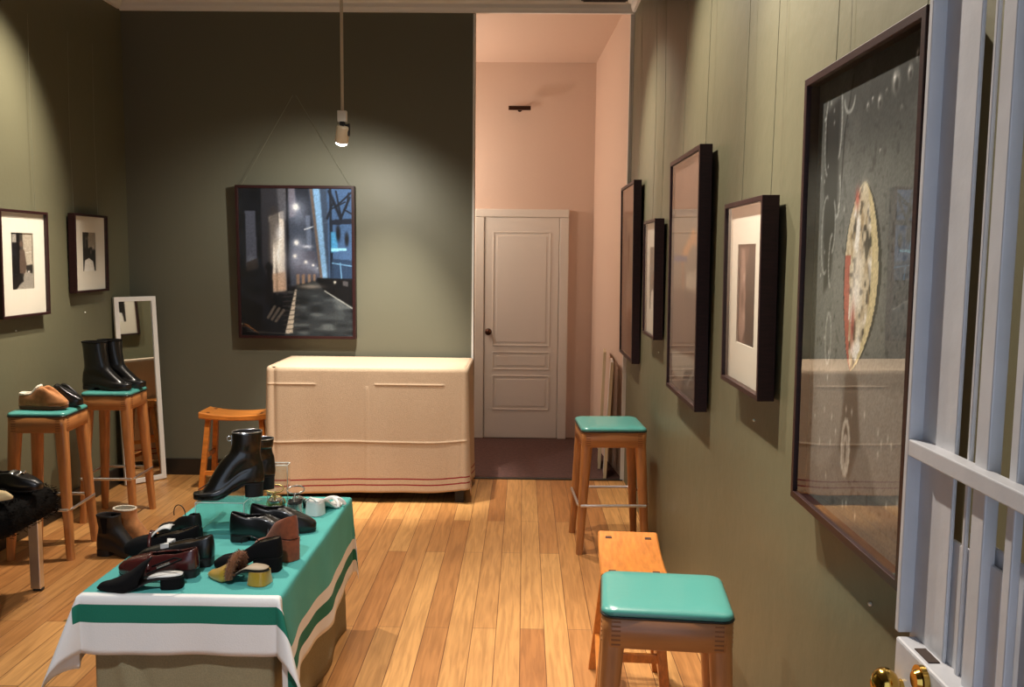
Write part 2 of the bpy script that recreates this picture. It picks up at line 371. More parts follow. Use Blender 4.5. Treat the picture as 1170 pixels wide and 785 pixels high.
# ------------------------------------------------------------------ printed pictures (vertex-painted flat prints)
class Art:
    def __init__(s, w, h, col):
        s.w, s.h = w, h; s.a = np.zeros((h, w, 3)); s.a[:] = np.array(col)/255.
        s.u, s.v = np.meshgrid((np.arange(w)+.5)/w, (np.arange(h)+.5)/h)
    def mixin(s, mask, col):
        s.a += (np.array(col)/255.-s.a)*np.clip(mask, 0, 1)[..., None]
    def poly(s, pts, col, al=1.0, soft=0):
        inside = np.zeros((s.h, s.w), bool); n = len(pts)
        for i in range(n):
            x0, y0 = pts[i]; x1, y1 = pts[(i+1) % n]
            if y0 == y1: continue
            c = (s.v < y0) != (s.v < y1)
            inside ^= c & (s.u < (x1-x0)*(s.v-y0)/(y1-y0)+x0)
        m = inside.astype(float)
        for _ in range(soft):
            p = np.pad(m, 1, mode='edge'); m = (p[:-2, 1:-1]+p[2:, 1:-1]+p[1:-1, :-2]+p[1:-1, 2:]+p[1:-1, 1:-1])/5
        s.mixin(m*al, col)
    def blob(s, u, v, ru, rv, col, al=1.0, p=1.0):
        d = ((s.u-u)/ru)**2+((s.v-v)/rv)**2; s.mixin(al*np.exp(-d**p), col)
    def line(s, u0, v0, u1, v1, w, col, al=1.0):
        asp = s.h/s.w; x, y = s.u, s.v*asp; y0, y1 = v0*asp, v1*asp
        dx, dy = u1-u0, y1-y0; t = np.clip(((x-u0)*dx+(y-y0)*dy)/(dx*dx+dy*dy+1e-9), 0, 1)
        d = np.hypot(x-u0-t*dx, y-y0-t*dy); s.mixin(al*np.clip(1.5-d/w, 0, 1), col)
    def noise(s, nx, ny, seed):
        r = np.random.RandomState(seed); g = r.rand(ny+2, nx+2)
        X = s.u*nx; Y = s.v*ny; i = X.astype(int); j = Y.astype(int); fx = X-i; fy = Y-j
        fx = fx*fx*(3-2*fx); fy = fy*fy*(3-2*fy)
        return (g[j, i]*(1-fx)+g[j, i+1]*fx)*(1-fy)+(g[j+1, i]*(1-fx)+g[j+1, i+1]*fx)*fy
    def grain(s, amt, seed=3): s.a = np.clip(s.a*(1+amt*(np.random.RandomState(seed).rand(s.h, s.w, 1)-.5)), 0, 1)

def print_mesh(art, w, h, y, parent):
    W, H = art.w, art.h; mb = MB()
    mb.grid(lambda i, j: (-w/2+w*i/(W-1), y, h/2-h*j/(H-1)), W-1, H-1, sm=False)
    # orient so that it faces -Y
    mb.f = [list(reversed(f)) for f in mb.f]
    o = mb.build('print', M_PRINT, parent)
    c = np.clip(art.a, 0, 1); l = np.where(c <= .04045, c/12.92, ((c+.055)/1.055)**2.4)
    rgba = np.ones((H*W, 4), np.float32); rgba[:, :3] = l.reshape(-1, 3)
    at = o.data.color_attributes.new('print_colour', 'FLOAT_COLOR', 'POINT'); at.data.foreach_set('color', rgba.ravel())
    return o

def art_street():
    A = Art(190, 248, (17, 19, 24))
    n = A.noise(14, 16, 1); A.a *= (0.7+0.6*n)[..., None]
    A.poly([(.055, .155), (.145, .155), (.155, .5), (.06, .53)], (66, 70, 84), 1, 2)
    A.blob(.11, .5, .04, .035, (110, 118, 135), .8); A.poly([(.06, .5), (.16, .47), (.16, .54), (.06, .56)], (45, 40, 38), .9, 2)
    # lit facade
    A.poly([(.2, .0), (.42, .0), (.43, .72), (.27, .7), (.2, .5)], (44, 44, 50), .9, 3)
    A.poly([(.27, .19), (.40, .15), (.405, .69), (.285, .70)], (205, 196, 186), 1, 4)
    st = A.noise(46, 4, 5); m = ((A.u > .25) & (A.u < .42) & (A.v > .12) & (A.v < .72)).astype(float)
    A.mixin(m*np.clip((st-.52)*3.2, 0, .75), (50, 46, 46))
    A.poly([(.34, .0), (.42, .0), (.42, .22), (.36, .2)], (96, 96, 104), .6, 4)
    A.blob(.34, .45, .045, .11, (252, 246, 236), .9); A.blob(.36, .30, .03, .05, (220, 222, 228), .7)
    A.poly([(.27, .58), (.405, .56), (.405, .69), (.29, .70)], (172, 140, 116), .75, 4)
    A.poly([(.235, .56), (.285, .52), (.29, .78), (.22, .78)], (20, 19, 22), .95, 2); A.blob(.255, .53, .035, .03, (14, 14, 16), 1, 2)
    A.line(.43, 0, .425, .72, .008, (12, 12, 15)); A.line(.255, .5, .255, .75, .006, (14, 14, 16))
    # misty street depth
    A.poly([(.44, 0), (.66, 0), (.74, .6), (.45, .66)], (52, 59, 74), 1, 5)
    A.poly([(.44, 0), (.5, 0), (.51, .18), (.45, .2)], (110, 104, 116), .8, 4); A.poly([(.5, 0), (.63, 0), (.66, .3), (.52, .12)], (24, 27, 36), .9, 4)
    A.poly([(.59, .18), (.63, .18), (.64, .42), (.6, .42)], (92, 104, 128), .8, 3); A.poly([(.47, .42), (.7, .42), (.74, .6), (.5, .6)], (72, 70, 84), .7, 6)
    A.blob(.5, .5, .12, .1, (110, 112, 130), .6)
    for u, v, r in ((.505, .125, .045), (.505, .365, .034), (.49, .455, .026), (.585, .495, .022), (.65, .515, .016), (.69, .535, .012)):
        A.blob(u+.02, v+.02, r*2.2, r*1.9, (150, 160, 184), .55); A.blob(u, v, r*.62, r*.5, (255, 255, 255), 1)
    A.line(.58, .275, .82, .215, .006, (190, 196, 204), .8); A.blob(.6, .39, .04, .01, (220, 225, 240), .8)
    for u in (.5, .55, .6, .645): A.poly([(u, .58), (u+.025, .575), (u+.025, .65), (u, .65)], (150, 120, 96), .8, 2)
    # reflected blue window at right
    A.poly([(.62, 0), (.8, 0), (.8, .6), (.7, .6)], (52, 66, 88), .9, 3)
    A.poly([(.655, 0), (.715, 0), (.775, .6), (.725, .6)], (112, 152, 192), 1, 3); A.line(.64, .0, .72, .6, .012, (104, 84, 70), .8)
    A.poly([(.78, 0), (1, 0), (1, .6), (.79, .6)], (58, 84, 122), 1, 2)
    A.poly([(.8, .21), (1, .2), (1, .235), (.8, .245)], (24, 30, 44), 1, 1); A.poly([(.80, 0), (.82, 0), (.83, .6), (.80, .6)], (22, 28, 40), 1, 1)
    for s_ in ((.8, .02, .9, .2, .014), (.9, .2, .98, .06, .01), (.86, .12, .99, .03, .008), (.9, .18, .86, .02, .008), (.93, .14, 1, .17, .007), (.83, .1, .78, .2, .01), (.97, .03, .95, .13, .006), (.81, .14, .94, .09, .006)):
        A.line(*s_, (18, 22, 32), .95)
    A.poly([(.81, .29), (.87, .29), (.87, .42), (.81, .43)], (66, 140, 190), .9, 3); A.poly([(.81, .40), (.95, .40), (.95, .415), (.81, .42)], (140, 205, 235), .9, 1)
    A.blob(.875, .3, .022, .06, (20, 22, 28), 1, 2); A.blob(.95, .34, .02, .05, (22, 24, 30), 1, 2); A.poly([(.82, .47), (1, .48), (1, .6), (.8, .6)], (34, 50, 74), .9, 2)
    A.line(.82, .5, 1, .52, .005, (104, 150, 190), .8); A.line(.89, .5, .9, .6, .005, (104, 150, 190), .8)
    # road
    A.poly([(.5, .66), (.66, .62), (1, .8), (1, 1), (.38, 1)], (42, 46, 50), 1, 2)
    rn = A.noise(9, 40, 8); mm = ((A.v > .64) & (A.u > .42)).astype(float); A.mixin(mm*np.clip((rn-.55)*2, 0, .6), (92, 98, 100)); A.mixin(mm*np.clip((.42-rn)*2, 0, .6), (18, 20, 22))
    A.poly([(.68, .60), (1, .62), (1, .80), (.72, .67)], (13, 13, 15), 1, 2); A.line(.75, .69, 1, .81, .005, (150, 150, 146), .8)
    A.blob(.62, .66, .1, .015, (150, 140, 130), .7); A.blob(.84, .63, .012, .01, (220, 215, 200), .8); A.poly([(.91, .62), (.96, .625), (.96, .66), (.91, .65)], (90, 86, 88), .7, 1)
    A.poly([(.485, .68), (.50, .68), (.455, .98), (.39, .985)], (178, 168, 154), 1, 1)
    for k in range(9):
        v = .70+.032*k; A.line(.38, v, .52, v-.008, .006, (60, 56, 54), .55)
    for k in range(3): A.line(.24+.035*k, .875+.012*k, .30+.04*k, .80+.012*k, .012, (96, 88, 80), .8)
    A.poly([(0, .72), (.2, .80), (.16, 1), (0, 1)], (12, 12, 14), .9, 4); A.line(.05, .97, .4, .985, .004, (84, 78, 72), .5)
    A.a = np.clip(1.12*np.clip(A.a, 0, 1)**.95, 0, 1); A.grain(.25); return A

def art_shell():
    A = Art(150, 236, (112, 115, 114))
    A.mixin(np.clip(1-A.v*3.2, 0, .75), (44, 46, 46)); A.mixin(np.clip((A.v-.5)*1.2, 0, .45), (78, 80, 78))
    n = A.noise(60, 90, 4); n2 = A.noise(12, 14, 5)
    A.mixin(np.clip((n-.68)*2.2*(n2 > .45), 0, .5), (46, 47, 47)); A.mixin(np.clip((n2-.5)*.9, 0, .3), (120, 122, 120))
    A.poly([(0, 0), (.36, 0), (.30, .12), (.25, .3), (.22, .62), (0, .66)], (96, 99, 98), .5, 4)
    A.poly([(.08, .08), (.24, .05), (.24, .30), (.2, .46), (.13, .5), (.10, .3)], (26, 27, 28), .95, 4)
    A.line(.36, .02, .29, .14, .006, (34, 35, 35), .9); A.line(.29, .14, .27, .30, .006, (34, 35, 35), .9)
    def arc(u, v, ru, rv, a0, a1, w, col, al=.9):
        k = 14
        for i in range(k):
            a = a0+(a1-a0)*i/k; c = a0+(a1-a0)*(i+1)/k
            A.line(u+ru*math.cos(a), v+rv*math.sin(a), u+ru*math.cos(c), v+rv*math.sin(c), w, col, al)
    for u, v, ru, rv, a0, a1 in ((.12, .13, .035, .09, 1.6, 4.2), (.23, .11, .03, .08, -.9, 1.3), (.13, .36, .045, .09, 1.2, 5), (.20, .34, .03, .06, -1.2, 1.5), (.2, .42, .025, .06, 1.6, 4.8), (.24, .27, .03, .05, -1, 1.8), (.2, .6, .03, .06, 0, 6.2), (.33, .06, .05, .035, .2, 3)):
        arc(u, v, ru, rv, a0, a1, .006, (170, 174, 172), .55)
    r = random.Random(4)
    for _ in range(40):
        A.blob(r.uniform(.05, .32), r.uniform(.05, .65), .006, .005, r.choice([(200, 204, 202), (30, 30, 30)]), .8)
    for u, v, s_ in ((.72, .075, .030), (.82, .07, .018), (.87, .045, .016), (.6, .10, .018), (.5, .10, .012), (.54, .09, .008), (.77, .13, .008), (.65, .085, .007), (.62, .20, .006)):
        A.blob(u, v, s_, s_*.8, (150, 152, 150), .9, 2); A.blob(u+s_*.2, v+s_*.25, s_*.55, s_*.5, (48, 48, 48), .95, 2); A.blob(u-s_*.4, v-s_*.3, s_*.3, s_*.25, (235, 235, 232), .9)
    # the open shell
    v0, v1 = .255, .655; t = np.clip((A.v-v0)/(v1-v0), 0, 1); wv = np.sin(PI*t**.92)**.62
    c = .50+.05*np.sin(PI*t)*t-.06*t; half = .15*wv
    off = (A.u-c)/np.maximum(half, 1e-3); ins = ((np.abs(off) < 1) & (A.v > v0) & (A.v < v1)).astype(float)
    A.mixin(((np.abs(off-.06) < 1.12) & (A.v > v0+.005) & (A.v < v1+.01)).astype(float)*.8, (30, 30, 30)); A.mixin(ins, (206, 194, 168))
    s1 = A.noise(50, 60, 21); s2 = A.noise(24, 26, 22); s3 = A.noise(70, 30, 23)
    A.mixin(ins*np.clip((s1-.50)*3.4, 0, .9)*(np.abs(off) < .75), (46, 40, 36)); A.mixin(ins*np.clip((s2-.52)*4, 0, 1)*(np.abs(off+.05) < .7), (250, 246, 240))
    A.mixin(ins*np.clip((s3-.6)*3, 0, .7), (164, 140, 104)); A.mixin(ins*(off > .62)*.75, (222, 208, 160)); A.mixin(ins*((off < -.66) & (t > .38))*.8, (168, 62, 52))
    A.blob(.46, .49, .05, .05, (252, 250, 248), .9); A.blob(.47, .42, .04, .04, (240, 236, 230), .8); A.blob(.44, .56, .018, .04, (156, 46, 40), .8); A.blob(.44, .285, .02, .02, (196, 84, 74), .8); A.blob(.50, .265, .03, .012, (232, 224, 200), .9)
    # lower reflected wet forms
    A.poly([(.08, .70), (.28, .66), (.40, .74), (.34, .84), (.18, .92), (.05, .9)], (126, 126, 122), .7, 5)
    A.poly([(.52, .68), (1, .66), (1, .88), (.72, .9), (.62, .82), (.5, .78)], (134, 134, 130), .7, 5)
    A.poly([(.40, .66), (.50, .66), (.55, .80), (.46, .90), (.36, .84)], (44, 44, 43), .9, 5); arc(.42, .83, .035, .06, 0, 6.3, .01, (170, 168, 160)); arc(.42, .84, .018, .035, 0, 6.3, .009, (150, 148, 142))
    for _ in range(24): A.blob(r.uniform(.05, .9), r.uniform(.68, .98), .006, .008, (205, 204, 196), .8)
    A.grain(.18); return A

def art_figure(seed, lightside=1):
    A = Art(60, 110, (64, 58, 52))
    A.poly([(.55, 0), (1, 0), (1, 1), (.6, 1)], (176, 166, 150), 1, 2); A.poly([(0, 0), (.42, 0), (.45, 1), (0, 1)], (18, 15, 14), 1, 2)
    A.poly([(.08, .03), (.26, .03), (.26, .17), (.08, .17)], (170, 165, 155), .9, 1)
    A.poly([(.4, .3), (.62, .3), (.72, .62), (.62, .72), (.38, .72)], (92, 76, 66), 1, 2); A.blob(.48, .2, .09, .055, (104, 84, 72), 1, 2)
    A.poly([(.3, .95), (.72, .66), (1, .72), (1, 1), (.2, 1)], (150, 144, 134), 1, 2); A.poly([(.68, .58), (.98, .56), (.98, .72), (.7, .7)], (32, 28, 26), .9, 2); A.blob(.8, .69, .05, .02, (235, 230, 220), .9)
    A.poly([(.15, .78), (.5, .72), (.55, .86), (.1, .98)], (28, 24, 22), 1, 3); A.line(.7, .35, .98, .33, .012, (220, 214, 200), .6); A.line(.98, .05, .96, .5, .012, (90, 84, 78), .6)
    A.grain(.3, seed); return A
def art_room(seed):
    A = Art(56, 110, (40, 35, 31))
    A.poly([(.5, 0), (1, 0), (1, .45), (.5, .4)], (150, 140, 124), 1, 2); A.poly([(.25, .12), (.5, .12), (.5, .42), (.25, .42)], (84, 74, 64), .9, 2)
    A.poly([(.3, .2), (.42, .2), (.42, .4), (.3, .4)], (20, 17, 15), .9, 1); A.poly([(0, .4), (.9, .38), (1, .8), (0, .8)], (22, 18, 17), .9, 2)
    A.blob(.83, .40, .08, .06, (196, 186, 170), .9); A.poly([(.2, .72), (.5, .66), (.8, .74), (.92, 1), (.12, 1)], (232, 228, 220), 1, 2); A.line(.5, .1, .5, .4, .03, (180, 170, 150), .7)
    A.blob(.66, .5, .05, .06, (130, 112, 100), .9); A.grain(.3, seed); return A
def art_profile(seed):
    A = Art(64, 128, (34, 32, 32))
    A.poly([(.0, .0), (.36, 0), (.42, 1), (0, 1)], (92, 72, 66), 1, 4)
    A.poly([(.14, .04), (.32, .06), (.36, .22), (.40, .30), (.36, .38), (.42, .52), (.38, .62), (.44, .84), (.2, 1), (.04, .9)], (152, 124, 112), .9, 4)
    A.blob(.3, .34, .06, .05, (206, 176, 160), .8); A.blob(.22, .55, .07, .1, (64, 50, 48), .8); A.blob(.33, .72, .08, .06, (176, 150, 138), .8); A.poly([(.3, .0), (.6, .02), (.46, .2), (.4, .22)], (112, 84, 76), .7, 4)
    A.blob(.75, .5, .2, .5, (44, 48, 46), .6); A.grain(.2, seed); return A
def art_reflection(seed):  # room reflection in the glass, painted into the print colours
    A = Art(90, 150, (74, 56, 46))
    A.mixin(np.clip(1-A.v*2.4, 0, 1), (112, 88, 78)); A.poly([(0, .2), (1, .215), (1, .23), (0, .215)], (30, 24, 22), 1, 1)
    A.poly([(0, .23), (1, .24), (1, .56), (0, .56)], (110, 92, 76), 1, 2); A.line(.35, .42, .7, .33, .05, (176, 118, 60), .9); A.line(.7, .33, 1, .36, .045, (176, 118, 60), .9); A.line(.35, .42, .5, .8, .05, (128, 84, 52), .8)
    A.line(.02, .42, .5, .42, .02, (44, 52, 100), .9); A.poly([(.5, .48), (1, .46), (1, .54), (.5, .55)], (170, 158, 140), .7, 3)
    A.poly([(0, .56), (1, .55), (1, .82), (0, .84)], (84, 58, 42), .8, 3); A.poly([(0, .84), (1, .82), (1, .93), (0, .95)], (150, 144, 132), .9, 2); A.poly([(.5, .9), (1, .86), (1, 1), (.4, 1)], (20, 18, 18), .95, 3); A.line(.6, .95, .8, .88, .015, (170, 168, 160), .6)
    A.grain(.2, seed); return A
def art_dark(seed):
    A = Art(90, 150, (48, 42, 40))
    A.poly([(0, 0), (1, 0), (1, .18), (0, .16)], (104, 82, 74), .9, 3); A.poly([(.25, .17), (.95, .18), (.95, .58), (.3, .56)], (150, 142, 126), .9, 2)
    A.blob(.42, .34, .09, .07, (34, 24, 22), .95, 2); A.blob(.4, .44, .07, .08, (60, 40, 34), .9, 2); A.poly([(.25, .56), (.95, .57), (.95, .8), (.3, .78)], (168, 158, 144), .8, 2)
    A.blob(.55, .75, .16, .035, (96, 58, 46), .9, 2); A.poly([(0, .8), (1, .8), (1, 1), (0, 1)], (66, 60, 56), .9, 4); A.grain(.2, seed); return A

FRAMES = 'framed pictures hung on wires'
def picture(label, loc, rotz, w, h, depth, bar, art, matw=None, tilt=0.012, wire=1.0, recess=0.02, vwire=True, group=FRAMES):
    """loc: point on wall at the picture's centre, back plane at local y=0, front at y=-depth"""
    t = thing('framed_picture', label, 'framed picture', loc, rotz, group); t.rotation_euler = (tilt, 0, rotz)
    fr = MB()
    prof = [(0, 0), (0, -depth), (bar, -depth), (bar, 0)]
    rings = []
    for sx, sz in ((-1, -1), (1, -1), (1, 1), (-1, 1)):
        rings.append([(sx*(w/2-i), y, sz*(h/2-i)) for i, y in prof])
    rings.append(rings[0]); fr.loft(rings, False, 0, False)
    fr.box((0, -0.004, 0), (w/2-0.004, 0.003, h/2-0.004))
    fr.build('frame', M_FRAME, t, bevel=0.0015)
    iw, ih = w-2*bar, h-2*bar; yp = -depth+recess
    if matw:
        l, r_, tp, bt = matw; mm = MB()
        x0, x1, z0, z1 = -iw/2, iw/2, -ih/2, ih/2; a, c, e, g = x0+l, x1-r_, z1-tp, z0+bt
        def pane(xa, xb, za, zb): mm.box(((xa+xb)/2, yp+0.003, (za+zb)/2), ((xb-xa)/2, 0.0025, (zb-za)/2))
        pane(x0, a, z0, z1); pane(c, x1, z0, z1); pane(a, c, e, z1); pane(a, c, z0, g)
        mm.build('mat_board', M_MAT, t)
        p = print_mesh(art, c-a, e-g, yp+0.006, t); p.location = ((a+c)/2, 0, (e+g)/2)
    else:
        print_mesh(art, iw, ih, yp+0.002, t)
    gl = MB(); gy = -depth+0.006
    gl.add([(-iw/2, gy, -ih/2), (iw/2, gy, -ih/2), (iw/2, gy, ih/2), (-iw/2, gy, ih/2)], [(0, 1, 2, 3)]); gl.build('glass_pane', M_GLASS, t)
    if vwire:
        for s_ in (-1, 1):
            wm = MB(); wm.tube([(s_*w*0.36, -0.008, h/2-0.002), (s_*w*0.36, 0.004, h/2+wire*0.5), (s_*w*0.36, 0.001, h/2+wire)], 0.0011, 6); wm.build('hanging_wire', M_WIRE, t)
    else:
        for s_ in (-1, 1):
            wm = MB(); wm.tube([(s_*w*0.46, -0.008, h/2-0.002), (s_*.01, -0.004, h/2+wire)], 0.0011, 6); wm.build('hanging_wire', M_WIRE, t)
    return t

R90 = PI/2
picture('large dark framed photograph of a night street with lamps on back wall', (-1.61, YB-0.028, 1.553), 0, 0.835, 1.076, 0.055, 0.02, art_street(), None, 0.02, 0.62, 0.012, False)
RWX = XR-0.012
picture('tall framed photograph of an open oyster shell, nearest the white gate', (RWX, 1.86, 1.535), -R90, 0.645, 1.03, 0.05, 0.018, art_shell(), None, 0.008, 1.1, 0.03)
picture('framed portrait print in a white mat, right of the tall brown picture', (RWX, 2.765, 1.502), -R90, 0.475, 0.595, 0.05, 0.016, art_profile(2), (0.105, 0.12, 0.12, 0.125), 0.012, 1.2)
picture('tall brown framed picture between two smaller white matted ones on right wall', (RWX, 3.80, 1.532), -R90, 0.70, 1.05, 0.05, 0.02, art_reflection(5), None, 0.01, 1.2)
picture('small white matted picture between the two tall ones on right wall', (RWX, 4.81, 1.502), -R90, 0.44, 0.635, 0.05, 0.016, art_room(9), (0.11, 0.11, 0.13, 0.13), 0.012, 1.2)
picture('farthest framed picture on the right wall, beside the blush recess', (RWX, 5.86, 1.52), -R90, 0.72, 1.15, 0.05, 0.02, art_dark(8), None, 0.012, 1.0)
LWX = XL+0.012
picture('left wall framed print with wide cream mat at the photo edge', (LWX, 4.86, 1.545), R90, 0.47, 0.59, 0.045, 0.014, art_figure(3), (0.115, 0.115, 0.11, 0.14), 0.012, 1.1)
picture('smaller matted print above the black boots on left wall', (LWX, 5.615, 1.605), R90, 0.43, 0.495, 0.045, 0.014, art_room(6), (0.115, 0.115, 0.10, 0.12), 0.012, 1.1)
PINS = (((XL, 4.821, 1.173), R90, 'tiny white wall pin under the left edge print'), ((XL, 5.597, 1.225), R90, 'tiny white wall pin under the smaller left wall print'),
        ((XR, 2.765, 1.105), -R90, 'tiny white wall pin under the portrait print'), ((XR, 1.794, 0.896), -R90, 'tiny white wall pin in the shadow under the oyster photograph'), ((XR, 4.75, 1.104), -R90, 'tiny white wall pin under the small white matted picture'))
for loc, rz, lab in PINS:
    b = MB(); b.tube([(0, 0, 0), (0, -0.004, 0), (0, -0.006, 0)], [0.005, 0.005, 0.002], 10); tag(b.build('wall_pin', M_PIN, None, loc, (0, 0, rz)), lab, 'pin', 'wall pins')

# ------------------------------------------------------------------ leaning mirror
def mirror():
    BL, BR, TL = Vector((-2.75, 5.9, 0)), Vector((-2.555, 6.12, 0)), Vector((-2.795, 5.985, 1.30))
    X = (BR-BL); w = X.length; X.normalize(); Zv = (TL-BL); Zv -= X*Zv.dot(X); h = Zv.length; Zv.normalize(); Yv = Zv.cross(X)
    t = thing('floor_mirror', 'tall white framed mirror leaning in the back left corner', 'mirror', BL)
    t.matrix_world = Matrix(((X.x, Yv.x, Zv.x, BL.x), (X.y, Yv.y, Zv.y, BL.y), (X.z, Yv.z, Zv.z, BL.z+0.006), (0, 0, 0, 1)))
    fr = MB(); bar = 0.032; rings = []
    for sx, sz in ((0, 0), (1, 0), (1, 1), (0, 1)):
        rings.append([((i if sx == 0 else w-i), y, (i if sz == 0 else h-i)) for i, y in ((0, 0.012), (0, -0.014), (bar, -0.014), (bar, 0.012))])
    rings.append(rings[0]); fr.loft(rings, False, 0, False); fr.build('frame', M_WHITE, t, bevel=0.002)
    g = MB(); g.add([(bar, -0.004, bar), (w-bar, -0.004, bar), (w-bar, -0.004, h-bar), (bar, -0.004, h-bar)], [(0, 1, 2, 3)]); g.build('mirror_glass', M_MIRROR, t)
    k = MB(); k.box((w/2, 0.01, h/2), (w/2-0.01, 0.003, h/2-0.01)); k.build('backing', M_BLACKM, t)
mirror()

# ------------------------------------------------------------------ stools
def tall_stool(label, loc, rz, H, hs=0.172, hy=None):
    hy = hy or hs
    t = thing('bar_stool', label, 'stool', loc, rz, 'teal topped wooden stools')
    pad = MB(); z0 = H-0.028
    pad.loft([rrect(hs-.006, hy-.006, .03, z0), rrect(hs, hy, .034, z0+.004), rrect(hs+.002, hy+.002, .034, z0+.013), rrect(hs-.004, hy-.004, .034, z0+.021), rrect(hs-.018, hy-.018, .03, z0+.026), rrect(hs-.06, hy-.06, .03, z0+.029), rrect(hs-.13, hy-.13, .02, z0+.030)])
    pad.build('seat_pad', M_TEAL, t)
    pp = MB(); ring = rrect(hs+.001, hy+.001, .034, z0+.003, 6); pp.tube(ring, 0.0035, 6, closed=True); pp.build('piping', M_PIPING, t)
    ap = MB(); a0 = H-0.112
    ap.loft([rrect(hs-.006, hy-.006, .026, a0), rrect(hs, hy, .03, a0+.006), rrect(hs, hy, .03, z0-.003), rrect(hs-.004, hy-.004, .03, z0)])
    for sx in (-1, 1):
        for k in range(6):
            z = a0+.012+k*.0125
            ap.box((sx*(hs-.038), -hy-.0002, z), (.012, .0006, .0022), 1); ap.box((sx*(hs+.0002), -hy+.038, z), (.0006, .012, .0022), 1)
    ap.build('apron', [M_WOODH, M_JOINT], t)
    for sx in (-1, 1):
        for sy in (-1, 1):
            lg = MB(); top = Vector((sx*(hs-.034), sy*(hy-.034), a0+.05)); ft = Vector((sx*(hs+.004), sy*(hy+.004), 0))
            rings = []
            for k in range(9):
                f = k/8; p = ft.lerp(top, f); r = .0185+.0125*f
                rings.append([(p.x+x, p.y+y, p.z) for x, y, _ in rrect(r, r, r*.62, 0, 3)])
            lg.loft(rings); lg.build('leg', M_WOOD, t)
    f = .27/(H-.06); c = (hs+.004)-.038*f; cy = (hy+.004)-.038*f
    rg = MB(); rg.tube(rrect(c+.024, cy+.024, .035, .27, 5), 0.0082, 10, closed=True)
    for sx in (-1, 1):
        for sy in (-1, 1): rg.tube([(sx*(c+.012), sy*(cy+.026), .27), (sx*(c-.012), sy*(cy+.026), .27)], .0085, 8)
    rg.build('footrest', M_CHROME, t)
    return t
tall_stool('teal topped bar stool under the tan slipper by left wall', (-2.535, 4.585, 0), 0.07, 0.787, 0.15)
tall_stool('teal topped bar stool carrying the pair of black boots', (-2.478, 5.225, 0), 0.04, 0.793, 0.145)
tall_stool('empty teal topped stool at the far right beside the blush recess', (0.49, 4.85, 0), 0.05, 0.70, 0.178, 0.185)
tall_stool('empty bright teal topped stool in the right foreground', (0.40, 2.36, 0), -0.09, 0.70, 0.172, 0.15)

def low_stool(label, loc, rz):
    t = thing('low_stool', label, 'stool', loc, rz, 'low wooden saddle stools')
    H, hx, hy = .555, .232, .115; s = MB(); N = 20
    def zt(x): return H-.022*(1-(x/hx)**2)
    rings = []
    for i in range(N+1):
        x = -hx+2*hx*i/N; z = zt(x); zb = H-.045-.012*(1-(x/hx)**2)
        e = .006
        rings.append([(x, -hy+e, zb), (x, -hy, zb+e), (x, -hy, z-e), (x, -hy+e, z), (x, hy-e, z), (x, hy, z-e), (x, hy, zb+e), (x, hy-e, zb)])
    s.loft(rings, True, 0, False)
    for sx in (-1, 1):
        for sy in (-1, 1):
            x = sx*.185; s.box((x, sy*.075, zt(x)-.004), (.0125, .0125, .0052), 1)
    s.build('seat', [M_ORANGE, M_TENON], t, bevel=0.002)
    def lp(sx, sy, z): f = z/.5; return Vector((sx*(.225-.045*f), sy*(.125-.05*f), z))
    for sx in (-1, 1):
        for sy in (-1, 1):
            l = MB(); rings = []
            for k in range(5):
                z = .512*k/4; p = lp(sx, sy, z); r = .017; rings.append([(p.x+a*r, p.y+c*r, z) for a, c in ((-1, -1), (1, -1), (1, 1), (-1, 1))])
            l.loft(rings, True, 0, False); l.build('leg', M_ORANGE, t, bevel=0.003)
    def rail(a, c, name='stretcher'):
        m = MB(); d = (c-a); L = d.length; d.normalize(); u = Vector((0, 0, 1)); w = d.cross(u).normalized()
        m.loft([[tuple(p+w*i*.009+u*j*.015) for i, j in ((-1, -1), (1, -1), (1, 1), (-1, 1))] for p in (a, c)], True, 0, False); m.build(name, M_ORANGE, t, bevel=0.002)
    for sy in (-1, 1): rail(lp(-1, sy, .14), lp(1, sy, .14))
    for sx in (-1, 1): rail(lp(sx, -1, .25), lp(sx, 1, .25))
    return t
low_stool('orange wooden low saddle stool left of the linen covered counter', (-1.935, 5.86, 0), 0.0)
low_stool('orange wooden low stool between the two empty teal stools on the right', (0.40, 3.09, 0), R90-0.06)

# ------------------------------------------------------------------ fur bench
def strands(mb, pts, ln, wd, lean=0.6, mi=0, rnd=None):
    rnd = rnd or random
    for p, n in pts:
        p = Vector(p); n = Vector(n).normalized()
        d = (n+Vector((rnd.uniform(-1, 1), rnd.uniform(-1, 1), rnd.uniform(-1, .4)))*lean).normalized()
        sd = d.cross(Vector((rnd.uniform(-1, 1), rnd.uniform(-1, 1), rnd.uniform(-1, 1)))).normalized()*wd
        l = ln*rnd.uniform(.6, 1.2); q = p+d*l*.6+Vector((0, 0, -l*.06)); e = p+d*l+Vector((0, 0, -l*.25))
        p = p-n*.004
        mb.add([tuple(p-sd), tuple(p+sd), tuple(q+sd*.7), tuple(q-sd*.7), tuple(e)], [(0, 1, 2, 3), (3, 2, 4)], mi)
t = thing('fur_bench', 'black fur topped bench with square chrome legs by the left wall', 'bench', (-2.50, 3.83, 0), 0.02)
b = MB(); hx, hy = .298, .235
b.loft([rrect(hx-.03, hy-.03, .05, .378), rrect(hx, hy, .07, .40), rrect(hx+.005, hy+.005, .07, .455), rrect(hx-.015, hy-.015, .07, .50), rrect(hx-.07, hy-.06, .06, .517), rrect(hx-.15, hy-.14, .05, .520)])
seat = b.build('seat', M_FUR, t)
b = MB(); pts = []
r5 = random.Random(5)
